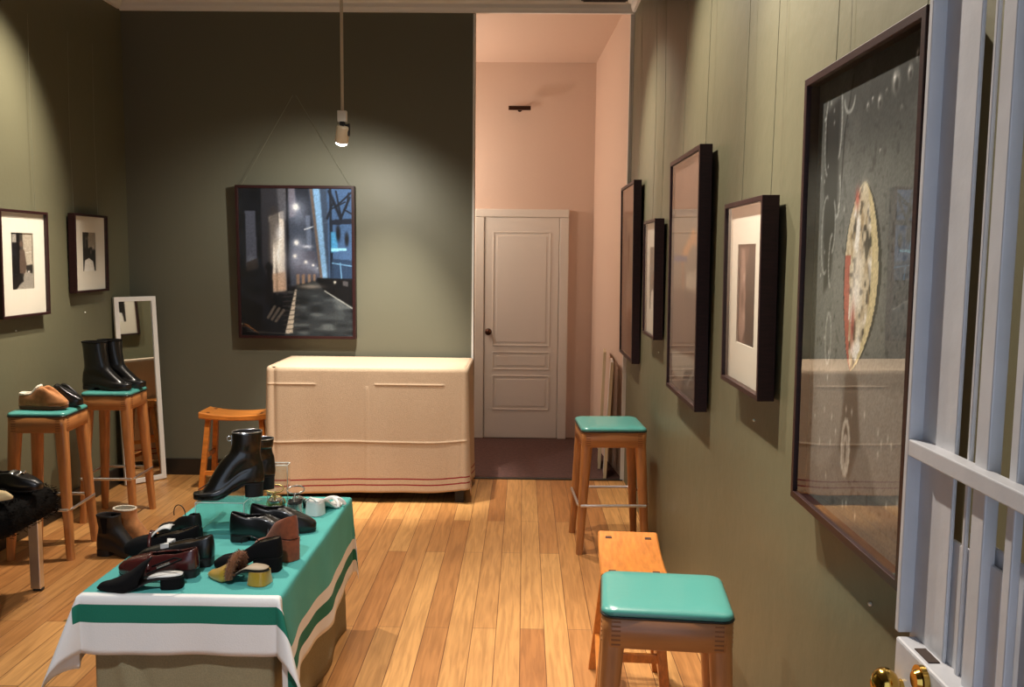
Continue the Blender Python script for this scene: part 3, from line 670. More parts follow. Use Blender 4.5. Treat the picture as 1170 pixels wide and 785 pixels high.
for _ in range(5200):
    k = r5.random()
    if k < .5: pts.append(((r5.uniform(-hx+.03, hx-.03), r5.uniform(-hy+.03, hy-.03), .515), (0, 0, 1)))
    else:
        a = r5.uniform(0, 4); z = r5.uniform(.385, .505); off = -.02*max(0, (z-.465)/.04)
        if r5.random() < .5: sx = r5.choice((-1, 1)); pts.append(((sx*(hx+off), r5.uniform(-hy+.03, hy-.03), z), (sx, 0, .4)))
        else: sy = r5.choice((-1, 1)); pts.append(((r5.uniform(-hx+.03, hx-.03), sy*(hy+off), z), (0, sy, .4)))
for sx in (-1, 1):
    for sy in (-1, 1):
        for _ in range(180):
            a = r5.uniform(0, R90); z = r5.uniform(.385, .50); pts.append(((sx*(hx-.07+.07*math.cos(a)), sy*(hy-.07+.07*math.sin(a)), z), (sx*math.cos(a), sy*math.sin(a), .4)))
strands(b, pts, .018, .0016, .8, 0, r5)
f = b.build('fur_pile', M_FUR, seat); f['kind'] = 'stuff'
b = MB()
for sy in (-1, 1): b.box((0, sy*.205, .375), (.205, .013, .013))
for sx in (-1, 1): b.box((sx*.195, 0, .375), (.013, .19, .013))
b.build('seat_rail', M_CHROME, t, bevel=.002)
for sx in (-1, 1):
    for sy in (-1, 1):
        b = MB(); b.box((sx*.19, sy*.19, .192), (.024, .019, .18)); b.box((sx*.195, sy*.19, .006), (.021, .016, .006), 1); b.build('leg', [M_CHROME, M_BLACKM], t, bevel=.003)

# ------------------------------------------------------------------ counter with linen cloth
t = thing('display_counter', 'long dark counter hidden under a beige linen cloth at back wall', 'counter', (-1.01, 5.90, 0))
b = MB(); b.box((0, 0, .48), (.63, .285, .395)); b.build('body', M_BLACKM, t, bevel=.004)
for sx in (-1, 1):
    for sy in (-1, 1):
        b = MB(); b.box((sx*.60, sy*.255, .045), (.03, .03, .045)); b.build('leg', M_BLACKM, t, bevel=.003)
def linen():
    HX, HY, H = .648, .302, .888; r = .018
    # perimeter from back-left, down left side, front, right side to back-right
    path = []
    def seg(a, c, n):
        for k in range(n): path.append((a[0]+(c[0]-a[0])*k/n, a[1]+(c[1]-a[1])*k/n, 0))
    def arcp(cx, cy, a0, a1, n=5):
        for k in range(n): a = a0+(a1-a0)*k/n; path.append((cx+r*math.cos(a), cy+r*math.sin(a), 1))
    seg((-HX, HY), (-HX, -HY+r), 24); arcp(-HX+r, -HY+r, PI, 1.5*PI); seg((-HX+r, -HY), (HX-r, -HY), 130); arcp(HX-r, -HY+r, 1.5*PI, 2*PI); seg((HX, -HY+r), (HX, HY), 24); path.append((HX, HY, 0))
    n = len(path)-1
    rows = [.1, .104, .107, .113, .116, .12, .478, .482, .486, .494, .498, .502]+[0, .006, .014]+[.03+.02*k for k in range(35)]+[.733, .742, .758, .773, .782, .80, .815, .828]
    rows = sorted(set(round(x, 4) for x in rows)); red = [(.733, .742), (.773, .782)]
    sag = lambda x: .012*math.sin(x*2.2+.6)+.010*math.cos(x*7)*.3+(.030*max(0, (x-.40)/.25)**2 if x > .40 else 0)
    def fn(i, j):
        x, y, c = path[i]; s = rows[j]; f = s/.83
        nx, ny = (0, -1) if y <= -HY+.0005 else ((-1, 0) if x < 0 else (1, 0))
        if c: cx, cy = (HX-r)*(1 if x > 0 else -1), -HY+r; l = math.hypot(x-cx, y-cy); nx, ny = (x-cx)/l, (y-cy)/l
        d = .004+.010*f
        if ny < -.9:
            d += f*(.007*math.sin(x*9+1)+.004*math.sin(x*21))
            d += .0035*math.exp(-((x-.0)/.008)**2)*(s > .12)+.0034*math.exp(-((s-.49-.004*math.sin(x*5))/.0055)**2)
            d += .0028*math.exp(-((s-.11)/.005)**2)*((x < -.33) or (.05 < x < .5)) + .0015*math.exp(-((s-.04)/.007)**2)*(-.2 < x < .0)
            e = max(0, (abs(x)-.53)/.11); d += .020*f*e*e
            if x < 0: d -= .012*math.exp(-((x+.605)/.014)**2)*min(1, 1.5*(1-f)+.2)
            else: d -= .008*math.exp(-((x-.615)/.014)**2)*f
        else:
            e = min(1, (y+HY)/.1); d += .012*f*math.sin((y+HY)*16)*e+.02*f*(1-e)
        dz = sag(x)*f if ny < -.5 else -.012*f+.01*f
        rr = .010*(1-min(1, s/.014))
        return (x+nx*(d-rr), y+ny*(d-rr), H-s+dz)
    mb = MB()
    mb.grid(fn, n, len(rows)-1, 0, True, lambda i, j: 1 if any(abs(rows[j]-a) < 1e-4 for a, _ in red) and 0 <= i else 0)
    # top sheet
    top = [fn(i, 0) for i in range(n+1)]
    NX, NY = 60, 24
    def tp(i, j):
        u = i/NX; v = j/NY; x = -HX-.004+.01+(2*HX+.008-.02)*u; y = -HY-.004+.01+(2*HY-.006)*v
        return (x, y, H+.002*math.sin(x*8)*math.sin(PI*v)*math.sin(PI*u)+.0008)
    mb.grid(tp, NX, NY, 0)
    o = mb.build('linen_cloth', [M_LINEN, M_RED], None, (-1.01, 5.90, 0), solid=.0025)
    tag(o, 'creased beige linen cloth with two red stripes draped over the back counter', 'tablecloth')
linen()

# ------------------------------------------------------------------ display table with striped cloth
TX0, TX1, TY0, TY1, TZ = -1.335, -.745, 2.565, 3.66, .575
t = thing('display_table', 'low display table with an olive linen skirt under the striped cloth', 'table', ((TX0+TX1)/2, (TY0+TY1)/2, 0))
hx, hy = (TX1-TX0)/2, (TY1-TY0)/2
b = MB(); b.box((0, 0, TZ-.015), (hx, hy, .014)); b.build('tabletop', M_WOOD, t, bevel=.003)
b = MB(); ring = rrect(hx-.02, hy-.02, .012, 0, 4); rings = []
dense = []
for i in range(len(ring)):
    a, c = ring[i], ring[(i+1) % len(ring)]; L = math.hypot(c[0]-a[0], c[1]-a[1]); m = max(1, int(L/.02))
    dense += [(a[0]+(c[0]-a[0])*k/m, a[1]+(c[1]-a[1])*k/m) for k in range(m)]
for j in range(15):
    z = TZ-.03-(TZ-.034)*j/14; f = j/14; rg = []
    for x, y in dense:
        wv = .010*f*math.sin(x*19+y*15)+.008*f
        if y < -hy+.03:   # a diagonal pleat on the front
            xc = -.235+.15*f; wv += .022*math.exp(-((x-xc)/.022)**2)*(.3+f)-.012*math.exp(-((x-xc-.04)/.02)**2)
        l = math.hypot(x/hx, y/hy) or 1; nx, ny = ((1 if x > 0 else -1), 0) if abs(x) > hx-.021 else (0, (1 if y > 0 else -1))
        rg.append((x+nx*wv, y+ny*wv, z))
    rings.append(rg)
b.loft(rings, False); b.build('skirt', M_OLINEN, t, solid=.003)

def striped_cloth():
    W, L = TX1-TX0+.012, TY1-TY0+.012; x0, y0 = TX0-.006, TY0-.006
    oL, oR, oF, oB = .24, .34, .185, .22; Z = TZ+.002
    def axis(lo, hi, extra, step=.016):
        pts = [lo+(hi-lo)*k/int((hi-lo)/step) for k in range(int((hi-lo)/step)+1)]
        for e in extra: pts = [p for p in pts if abs(p-e) > .005]+[e]
        return sorted(pts)
    us = axis(-oL, W+oR, [0, W, -.105, -.135, -.175, W+.19, W+.235, W+.285, W-.006, .006, W+.006, -.006])
    vs = axis(-oF, L+oB, [0, L, .016, -.03, -.086, -.006, .006, L-.006, L+.006, L+.08, L+.12, L+.17])
    def fall(d):  # rounded edge: outward, downward
        R_ = .008
        if d < R_*1.57: a = d/R_; return R_*math.sin(a), R_*(1-math.cos(a))
        return R_, R_+(d-R_*1.57)
    def fn(i, j):
        u, v = us[i], vs[j]; a = max(0, -u) or max(0, u-W); sx = -1 if u < 0 else 1; c = max(0, -v) or max(0, v-L); sy = -1 if v < 0 else 1
        bx = x0+min(max(u, 0), W); by = y0+min(max(v, 0), L)
        if a == 0 and c == 0: return (bx, by, Z+.0012*math.sin(u*21+v*9)*math.sin(v*14))
        if a > 0 and c > 0:
            r_ = math.hypot(a, c); ph = math.atan2(c, a); o, dn = fall(r_); s2 = math.sin(2*ph)
            fl = (.40 if sy < 0 else .10)*s2*r_; wob = .05*math.sin(4*ph)*r_
            return (bx+sx*(o*math.cos(ph)+fl*math.cos(ph)-wob*math.sin(ph)), by+sy*(o*math.sin(ph)+fl*math.sin(ph)+wob*math.cos(ph)), Z-dn*math.sqrt(1-.12*s2))
        if a > 0:
            o, dn = fall(a); f = a/.3; wv = f*(.010+.013*math.sin(v*11+.8)+.006*math.sin(v*23))*(1-.6*v/L); sagz = .02*f*math.sin(v*5+1)
            return (bx+sx*(o+wv*min(1, v/.06+.2, (L-v)/.06+.2)), by, Z-dn+sagz*min(1, v/.1)*min(1, (L-v)/.1))
        o, dn = fall(c); f = c/.2; wv = f*(.006+.006*math.sin(u*13)+.003*math.sin(u*31))
        return (bx, by+sy*(o+wv*min(1, u/.05+.2, (W-u)/.05+.2)), Z-dn)
    def mf(i, j):
        u = (us[i]+us[i+1])/2; v = (vs[j]+vs[j+1])/2
        def band(d, bands):
            for lo, hi, k in bands:
                if lo < d < hi: return k
            return 0
        k = band(-v, [(-.016, .03, 2), (.03, .086, 1), (.086, 9, 2)])
        kr = band(u-W, [(.19, .235, 2), (.235, .285, 1), (.285, 9, 2)]); kl = band(-u, [(.105, .135, 2), (.135, .175, 1), (.175, 9, 2)]); kb = band(v-L, [(.08, .12, 2), (.12, .17, 1), (.17, 9, 2)])
        if u < -.035 and v < 0: return 2
        return k or kr or kl or kb
    mb = MB(); mb.grid(fn, len(us)-1, len(vs)-1, 0, True, mf)
    o = mb.build('striped_tablecloth', [M_CTEAL, M_CGREEN, M_CWHITE], None, solid=.0015)
    o.modifiers['solidify'].offset = 1
    tag(o, 'teal tablecloth with white and green border stripes over the low shoe table', 'tablecloth')
striped_cloth()
TOP = TZ+.0045

# ------------------------------------------------------------------ acrylic risers
def acrylic(label, x0, x1, y0, y1, z0, h, rz=0):
    t = thing('acrylic_riser', label, 'display riser', ((x0+x1)/2, (y0+y1)/2, z0), rz, 'clear acrylic risers'); a, c = (x1-x0)/2, (y1-y0)/2; w = .002
    b = MB(); b.box((0, 0, h-w), (a, c, w)); b.build('top_panel', M_ACRYL, t)
    for sx in (-1, 1): b = MB(); b.box((sx*(a-w), 0, h/2-w), (w, c, h/2-w)); b.build('side_panel', M_ACRYL, t)
    b = MB(); b.box((0, -c+w, h/2-w), (a-2*w, w, h/2-w)); b.build('front_panel', M_ACRYL, t)
    # pale tubes imitate the light caught along the polished edges
    e = MB(); r_ = .0014
    for p, q in (((-a, -c, h), (a, -c, h)), ((-a, -c, 0), (-a, -c, h)), ((a, -c, 0), (a, -c, h)), ((-a, c, h), (a, c, h)), ((-a, -c, h), (-a, c, h)), ((a, -c, h), (a, c, h))): e.tube([p, q], r_, 6)
    e.build('edge_glint', mat('pale_edge_glint', rgb(220, 232, 228), .2), t)
    return t
acrylic('clear acrylic riser under the tall shiny boots', -1.205, -1.025, 3.14, 3.43, TOP, .12)
acrylic('small clear acrylic block behind the silver sandals', -1.075, -.99, 3.60, 3.655, TOP, .15, .05)

# ------------------------------------------------------------------ shoes
def interp(x, xs, ys):
    return float(np.interp(x, xs, ys))
def smooth(a): a = min(1, max(0, a)); return a*a*(3-2*a)
NT = 40
class Shoe:
    def __init__(s, L, W=.043, heel=.02, sole=.006, toe='round', hw=.032):
        s.L, s.W, s.hh, s.st, s.hw = L, W, heel, sole, hw
        if toe == 'point': s.ws = ([0, .12, .4, .68, .85, .95, 1], [hw*.95, hw, hw*.93, W*.96, W*.62, W*.36, W*.3]); s.p = .62
        elif toe == 'square': s.ws = ([0, .12, .4, .7, .88, 1], [hw*.95, hw, hw*.95, W, W*.9, W*.78]); s.p = .4
        else: s.ws = ([0, .12, .4, .7, .88, 1], [hw*.95, hw, hw*.95, W, W*.86, W*.7]); s.p = .52
        s.root = None
    def zs(s, x):
        u = x/s.L
        return s.hh*(1-smooth((u-.26)/.42))+.006*max(0, (u-.8)/.2)**2
    def w(s, x): return interp(x/s.L, *s.ws)
    def ring(s, x0, x1, sc=None, wabs=None, z=(0, 0, 0), follow=True, p=None, n=NT, sh=0):
        pts = []; p = p or s.p; L = s.L
        for k in range(n):
            a = 2*PI*k/n; c = math.cos(a); sn = math.sin(a); x = (x0+(x1-x0)*(1-c)/2)*L
            hwid = wabs if wabs else s.w(x)*sc
            y = math.copysign(abs(sn)**p, sn)*hwid
            zz = interp((1-c)/2, [i/(len(z)-1) for i in range(len(z))], z)
            pts.append((x+sh*zz, y, zz+(s.zs(x)+s.st if follow else 0)))
        return pts
    def begin(s, name, label, cat, heel, ang, group=None, z=None):
        s.root = thing(name, label, cat, (heel[0], heel[1], heel[2] if len(heel) > 2 else TOP), math.radians(ang), group); return s
    def sole(s, m=M_SOLE, over=1.04, extra=0, name='sole'):
        mb = MB(); n = NT; up = s.ring(-.008, 1.012, over, z=(.001,)*2); 
        lo = [(x*1.0, y, max(0.0005, z-s.st-.001-extra)) for x, y, z in up]
        mb.loft([lo, up], False, 0, True)
        for ringp, flip in ((up, False), (lo, True)):
            fs = []
            for k in range(n//2):
                q = (k, k+1, n-k-1, (n-k) % n)
                q = tuple(dict.fromkeys(q))
                fs.append(q if not flip else tuple(reversed(q)))
            mb.add(ringp, fs, 0, True)
        return mb.build(name, m, s.root)
    def insole(s, m, x0=.03, x1=.9, lift=.004):
        mb = MB(); up = s.ring(x0, x1, .9, z=(lift, lift)); n = NT; fs = []
        for k in range(n//2): fs.append(tuple(dict.fromkeys((k, k+1, n-k-1, (n-k) % n))))
        mb.add(up, fs, 0, True); return mb.build('insole', m, s.root, solid=.002)
    def heelblock(s, m, x1=.27, flare=1.0, rake=0.0, name='heel'):
        mb = MB(); rings = []
        for k in range(6):
            f = k/5; z = s.hh*f; g = flare+(1-flare)*f; rg = []
            for i in range(24):
                a = 2*PI*i/24; c = math.cos(a); sn = math.sin(a)
                x = (0+x1*(1-c)/2); x = x1/2+(x-x1/2)*g+rake*(1-f); y = math.copysign(abs(sn)**.45, sn)*s.hw*g*.97
                rg.append((x*s.L, y, max(.0005, z)))
            rings.append(rg)
        mb.loft(rings, True, 0, True); return mb.build(name, m, s.root, bevel=.0015)
    def upper(s, curves, m, lining, name='upper', th=.0025, sub=4):
        C = [np.array(c) for c in curves]; rings = []
        for k in range(len(C)-1):
            p0 = C[max(k-1, 0)]; p1, p2 = C[k], C[k+1]; p3 = C[min(k+2, len(C)-1)]
            for q in range(sub):
                t_ = q/sub; rings.append(.5*((2*p1)+(-p0+p2)*t_+(2*p0-5*p1+4*p2-p3)*t_**2+(-p0+3*p1-3*p2+p3)*t_**3))
        rings.append(C[-1]); mb = MB(); mb.loft([[tuple(p) for p in r] for r in rings], False, 0, True)
        mb.f = [list(reversed(f)) for f in mb.f]
        o = mb.build(name, [m, lining], s.root, solid=th, solid_off=1)
        o.modifiers['solidify'].offset = 1 
        return o, C[-1]
    def band(s, pts, r, m, name, closed=False):
        mb = MB(); mb.tube(pts, r, 8, closed=closed); return mb.build(name, m, s.root)
    def vamp_arch(s, x_top, x_side, h, m, lining, tongue=0.0):
        L = s.L; NU, NV = 24, 14
        def pt(i, j):
            th = PI*i/NU; t_ = (j/NV)**1.6; sn = math.sin(th); xe = x_side+(x_top-x_side)*sn**1.5
            u = 1.004-(1.004-xe)*t_; x = u*L
            H = h*math.sqrt(max(0, min(1, (1.004-u)/.07)))*(.30+.70*smooth((1.0-u)/(1.0-x_top)))
            w = s.w(min(x, L))*1.05*math.sqrt(max(.03, min(1, (1.012-u)/.05)))
            return Vector((x, w*math.copysign(abs(math.cos(th))**.8, math.cos(th)), s.zs(min(x, L))+s.st*.6+H*sn**.75))
        mb = MB(); mb.grid(pt, NU, NV); mb.f = [list(reversed(f)) for f in mb.f]
        o = mb.build('vamp', [m, lining], s.root, solid=.0025, solid_off=1); o.modifiers['solidify'].offset = -1
        return [pt(i, NV) for i in range(NU+1)]
    # presets
    def loafer(s, m, lining, ht=.048, hc=.066, open_to=.58, vamp=.054):
        c = [s.ring(0, 1, 1.0, z=(0, 0)), s.ring(-.004, 1.004, 1.04, z=(.016, .016, .014)), s.ring(.0, .985, 1.0, z=(hc*.62, ht*.6, ht*.6, .024)),
             s.ring(.012, .90, .84, z=(hc*.92, ht*.92, vamp*.94, .042)), s.ring(.02, .74, .70, z=(hc*.99, ht, vamp*1.03, .056)), s.ring(.022, open_to, .62, z=(hc, ht, ht+.002, vamp+.006))]
        return s.upper(c, m, lining)
    def pump(s, m, lining, ht=.036, hc=.058, open_to=.72):
        c = [s.ring(0, 1, 1.0, z=(0, 0)), s.ring(-.004, 1.0, 1.03, z=(.014, .012, .010)), s.ring(.006, .95, .93, z=(hc*.75, ht*.7, ht*.7, .022)),
             s.ring(.016, .86, .78, z=(hc*.96, ht*.95, ht*.9, .034)), s.ring(.02, open_to, .70, z=(hc, ht, ht*.85, .038))]
        return s.upper(c, m, lining)
    def boot(s, m, lining, H=.2, fr=.47, w=.040, topz=0, k=1.0):
        b0 = s.hh+s.st
        c = [s.ring(0, 1, 1.0, z=(0, 0)), s.ring(-.006, 1.004, 1.04, z=(.018, .016, .014*k)), s.ring(.002, .98, .99, z=(.045, .036, .032*k, .022*k*k)),
             s.ring(.012, .86, .86, z=(.072, .062*k, .054*k, .036*k)), s.ring(.03, .62, None, w*.86, (b0+.085, b0+.09, b0+.078), False, .7),
             s.ring(.045, fr+.04, None, w*.84, (b0+.115, b0+.12, b0+.118), False, .8), s.ring(.03, fr, None, w*.95, (H*.83, H*.83, H*.83), False, .8), s.ring(.01, fr, None, w, (H, H, H+topz), False, .8)]
        return s.upper(c, m, lining)

G1 = 'shoes laid out on the striped table'
# --- shiny ankle boots on the riser
for (hx_, hy_, lab, nm) in ((-.985, 3.255, 'tall shiny black ankle boot with ring zip, front one on acrylic riser', 0), (-.972, 3.36, 'shiny black ankle boot standing behind its mate on the acrylic riser', 1)):
    s = Shoe(.25, .042, .05, .006, 'square', .034).begin('ankle_boot', lab, 'boot', (hx_, hy_, TOP+.1215), 199, 'shiny ankle boots on the riser')
    _, topc = s.boot(M_PATENT, M_LININGD, .248-.050*nm, .44, .039, 0, .8); s.sole(); s.heelblock(M_SOLE, .28, .95)
    s.band([tuple(p) for p in topc], .0028, M_SILVER, 'collar_trim', True)
    s.band([(.112, 0, .237-.050*nm), (.114, .0, .165), (.122, 0, .125)], .002, M_SILVER, 'zip')
    s.band([(.120+.009*math.cos(a), 0, .224-.050*nm+.009*math.sin(a)) for a in np.linspace(0, 2*PI, 14)[:-1]], .0024, M_SILVER, 'zip_ring', True)
    mb = MB(); mb.tube([(.155, -.03, .068), (.17, 0, .079), (.155, .03, .068)], .002, 6); mb.tube([(.165, 0, .078), (.235, 0, .036)], .002, 6); mb.build('seam', M_SOLE, s.root)

# --- black pointed slingback pump, front left
s = Shoe(.252, .041, .032, .004, 'point', .030).begin('slingback_pump', 'black pointed block heel pump at the front left of the table', 'shoe', (-1.055, 2.635), 190, G1)
s.vamp_arch(.36, .50, .068, M_SUEDEBLK, M_LININGD)
s.sole(M_SOLE, 1.0); s.insole(M_TAG, .0, .42); s.heelblock(M_SUEDEBLK, .26, 1.05)
s.band([(.10, .032, .055), (.03, .028, .082), (.004, 0, .086), (.03, -.028, .082), (.10, -.032, .055)], .003, M_SUEDEBLK, 'strap')
s.band([(.085, -.031, .052), (.045, -.031, .066)], .004, M_SILVER, 'buckle')
# --- burgundy loafer and black bit loafer
s = Shoe(.255, .042, .022, .005, 'round', .033).begin('loafer', 'glossy burgundy loafer behind the black pointed pump', 'shoe', (-1.042, 2.725), 178, G1)
s.loafer(M_BURG, M_LININGD, .046, .064); s.sole(); s.heelblock(M_SOLE, .27); s.insole(M_LININGD, .03, .6)
s.band([(.145, .043, .03), (.15, .028, .062), (.153, 0, .071), (.15, -.028, .062), (.145, -.043, .03)], .0055, M_BURG, 'strap')
s = Shoe(.25, .042, .024, .005, 'round', .034).begin('loafer', 'black loafer with silver bow tag behind the burgundy loafer', 'shoe', (-1.03, 2.83), 181, G1)
s.loafer(M_LEATHER, M_LINING, .05, .07); s.sole(); s.heelblock(M_SOLE, .27); s.insole(M_LINING, .03, .6)
mb = MB()
for sg in (-1, 1): mb.loft([[(.15+a, sg*d, .068+z) for a, z in ((-.004, 0), (.004, 0), (.004, .006), (-.004, .006))] if d < .008 else [(.15+a, sg*d, .066+z) for a, z in ((-.014, -.004), (.014, -.004), (.014, .012), (-.014, .012))] for d in (.002, .03)], True, 0, False)
mb.build('bow', M_TAG, s.root, bevel=.002)
# --- black loafer with white tongue
s = Shoe(.25, .042, .024, .005, 'round', .033).begin('loafer', 'black loafer with white tongue and brown strap at the left table edge', 'shoe', (-1.118, 2.945), 186, G1)
s.loafer(M_SUEDEBLK, M_LINING, .044, .066, .62, .046); s.sole(); s.heelblock(M_SOLE, .27); s.insole(M_TAG, .03, .62)
mb = MB(); mb.grid(lambda i, j: (.165-.075*j/8, -.026+.052*i/6, .062+.040*math.sin(j/8*2.0)-.006*abs(i-3)/3), 6, 8); mb.build('tongue', M_TAG, s.root, solid=.002)
s.band([(.158, .040, .036), (.16, .026, .068), (.162, 0, .078), (.16, -.026, .068), (.158, -.040, .036)], .006, M_BURG, 'strap')
# --- small black slingback with ring
s = Shoe(.205, .040, .045, .004, 'round', .031).begin('slingback_shoe', 'small black block heel shoe with thin loop strap left of the riser', 'shoe', (-1.165, 3.06), 150, G1)
s.pump(M_LEATHER2, M_LININGD, .04, .05, .60); s.sole(M_SOLE, 1.0); s.heelblock(M_LEATHER2, .30, 1.12)
s.band([(.10+.032*math.cos(a), .0, .085+.034*math.sin(a)) for a in np.linspace(-.3, PI+.3, 16)], .0018, M_LEATHER2, 'strap')
# --- mustard mule with fur
s = Shoe(.215, .041, .042, .004, 'point', .032).begin('mule', 'mustard satin mule with brown fur collar at the front of the table', 'shoe', (-.798, 2.665), 165, G1)
edge = s.vamp_arch(.50, .56, .060, M_MUST, M_BFUR)
s.sole(M_SOLE, 1.0); s.insole(M_LINING, .0, .55); s.heelblock(M_MUST, .27, 1.18)
mb = MB(); coll = [p+Vector((-.004, 0, .004)) for p in edge]; mb.tube([tuple(p) for p in coll], .013, 10)
r9 = random.Random(9); pp = []
for _ in range(900):
    k = r9.randrange(len(coll)-1); a = r9.uniform(0, 2*PI); f = r9.random(); p = coll[k].lerp(coll[k+1], f); tg = (coll[k+1]-coll[k]).normalized(); rad = Vector((1, 0, 0)); up_ = tg.cross(rad).normalized()
    nn = rad*math.cos(a)+up_*math.sin(a); pp.append((p+nn*.013, nn))
strands(mb, pp, .008, .0009, .6, 0, r9); mb.build('fur_collar', M_BFUR, s.root)
# --- black suede pump and rust suede pump
s = Shoe(.225, .040, .045, .004, 'round', .032).begin('pump', 'black suede block heel pump behind the mustard mule', 'shoe', (-.79, 2.785), 174, G1)
s.pump(M_SUEDEBLK, M_LINING, .048, .062, .66); s.sole(M_SOLE, 1.0); s.heelblock(M_SUEDEBLK, .40, 1.0); s.insole(M_LININGD, .05, .6)
s.band([(.105+.03*math.cos(a), 0, .088+.022*math.sin(a)) for a in np.linspace(-.2, PI+.2, 14)], .0016, M_LEATHER, 'strap')
s = Shoe(.215, .040, .075, .004, 'round', .034).begin('pump', 'rust brown suede high heel pump seen from behind, by the right table edge', 'shoe', (-.768, 2.872), 140, G1)
s.pump(M_RUST, M_LINING, .052, .078, .62); s.sole(M_SOLE, 1.0); s.heelblock(M_RUST, .25, .97); s.insole(M_LINING, .05, .6)
# --- black loafers pointing right
for (hx_, hy_, ang, lab) in ((-1.055, 3.085, 4, 'front black leather loafer pointing right beside the riser'), (-1.015, 3.19, 3, 'back black leather loafer pointing right, behind the front one')):
    s = Shoe(.24, .042, .022, .006, 'round', .034).begin('loafer', lab, 'shoe', (hx_, hy_), ang, 'pair of black loafers pointing right')
    s.loafer(M_LEATHER, M_LININGD, .056, .074, .5, .07); s.sole(); s.heelblock(M_SOLE, .28); s.insole(M_LININGD, .03, .55)
    s.band([(.14, .042, .03), (.143, .028, .066), (.146, 0, .078), (.143, -.028, .066), (.14, -.042, .03)], .005, M_LEATHER, 'strap')
# --- sandals at the back of the table
def sandal(label, heel, ang, m, m2, L=.2, hh=.045, group='metallic and white sandals at the back of the table'):
    s = Shoe(L, .038, hh, .005, 'square', .031).begin('sandal', label, 'shoe', heel, ang, group)
    s.sole(m2, 1.0); s.insole(m2, .02, .96, .002); s.heelblock(m, .30, 1.08)
    for x, h in ((.86, .018), (.72, .026), (.60, .036)):
        X = x*L; z = s.zs(X)+s.st; w = s.w(X); pts = [(X+.006*math.cos(a)*0, w*1.02*math.cos(a), z+h*math.sin(a)) for a in np.linspace(0, PI, 11)]
        mb = MB()
        for k in range(10):
            p, q = pts[k], pts[k+1]; mb.add([(p[0]-.008, p[1], p[2]), (p[0]+.008, p[1], p[2]), (q[0]+.008, q[1], q[2]), (q[0]-.008, q[1], q[2])], [(0, 1, 2, 3)], 0, True)
        mb.build('strap', m, s.root, solid=.002)
    a_ = [(.06*L/.2+.03*math.cos(t_)*1.05, .034*math.sin(t_), hh+.045+.008*math.cos(t_)) for t_ in np.linspace(0, 2*PI, 20)[:-1]]
    s.band(a_, .003, m, 'ankle_strap', True)
    s.band([(.005, 0, hh+.008), (.03, .0, hh+.04)], .004, m, 'heel_strap')
    return s
sandal('silver block heel sandal left of the white sandal', (-.905, 3.385), 97, M_SILVER, M_SOLE)
sandal('pale gold sandal beside the acrylic riser, left of the silver one', (-.985, 3.40), 104, M_GOLD, M_SILVER, .19)
s = Shoe(.2, .039, .05, .005, 'square', .034).begin('sandal', 'white sandal with square block heel at the back right of table', 'shoe', (-.838, 3.385), 68, 'metallic and white sandals at the back of the table')
s.sole(M_SHOEWHITE, 1.0); s.insole(M_TAG, .02, .96, .002); s.heelblock(M_SHOEWHITE, .32, 1.1)
for x0_, x1_, h in ((.9, .66, .028), (.66, .9, .032)):
    pts = [((x0_+(x1_-x0_)*k/12)*.2, .041*math.cos(PI*k/12), s.zs((x0_+(x1_-x0_)*k/12)*.2)+.005+h*math.sin(PI*k/12)) for k in range(13)]
    s.band(pts, .007, M_SHOEWHITE, 'strap')
s.band([(.012, .03, .056), (.0, 0, .075), (.012, -.03, .056)], .004, M_SHOEWHITE, 'heel_strap')

# --- slippers on the left bar stool
ZS1 = .787+.003
s = Shoe(.25, .046, .018, .016, 'round', .040).begin('slipper', 'tan suede slipper with cream fleece lining on left bar stool', 'shoe', (-2.65, 4.53, ZS1), -2, 'slippers on the left stool')
s.hh = .0; _, top = s.loafer(M_TAN, M_FLEECE, .060, .062, .44, .098); s.sole(M_GUM, 1.07, 0)
s.band([(p[0], p[1], p[2]+.001) for p in top], .0085, M_FLEECE, 'fleece_collar', True)
s.band([(x*.25, sg*(s.w(x*.25)*1.045), .020) for sg in (1,) for x in np.linspace(.05, .93, 14)], .0022, M_GUM, 'welt')
s.band([(x*.25, -(s.w(x*.25)*1.045), .020) for x in np.linspace(.05, .93, 14)], .0022, M_GUM, 'welt')
s = Shoe(.25, .044, .0, .012, 'round', .038).begin('slipper', 'black leather slip-on behind the tan slipper', 'shoe', (-2.62, 4.645, ZS1), -6, 'slippers on the left stool')
s.loafer(M_LEATHER, M_LININGD, .062, .058, .45, .098); s.sole(M_SOLE, 1.05)
s.band([(.15, .044, .03), (.152, .03, .06), (.155, 0, .074), (.152, -.03, .06), (.15, -.044, .03)], .003, M_LEATHER2, 'seam')
# --- black boots on the rear bar stool
for (x, y, lab) in ((-2.632, 5.165, 'black leather ankle boot in front of its mate on the rear bar stool'), (-2.595, 5.278, 'black leather ankle boot behind its mate on the rear bar stool')):
    s = Shoe(.285, .046, .022, .009, 'round', .040).begin('ankle_boot', lab, 'boot', (x, y, ZS1+.006), -3, 'black boots on the rear stool')
    _, top = s.boot(M_LEATHER, M_FUR, .285, .50, .049); s.sole(M_SOLE, 1.06, .004); s.heelblock(M_SOLE, .29)
    mb = MB(); mb.tube([(p[0], p[1], p[2]) for p in top], .005, 8, closed=True)
    mb.build('collar', M_FUR, s.root)
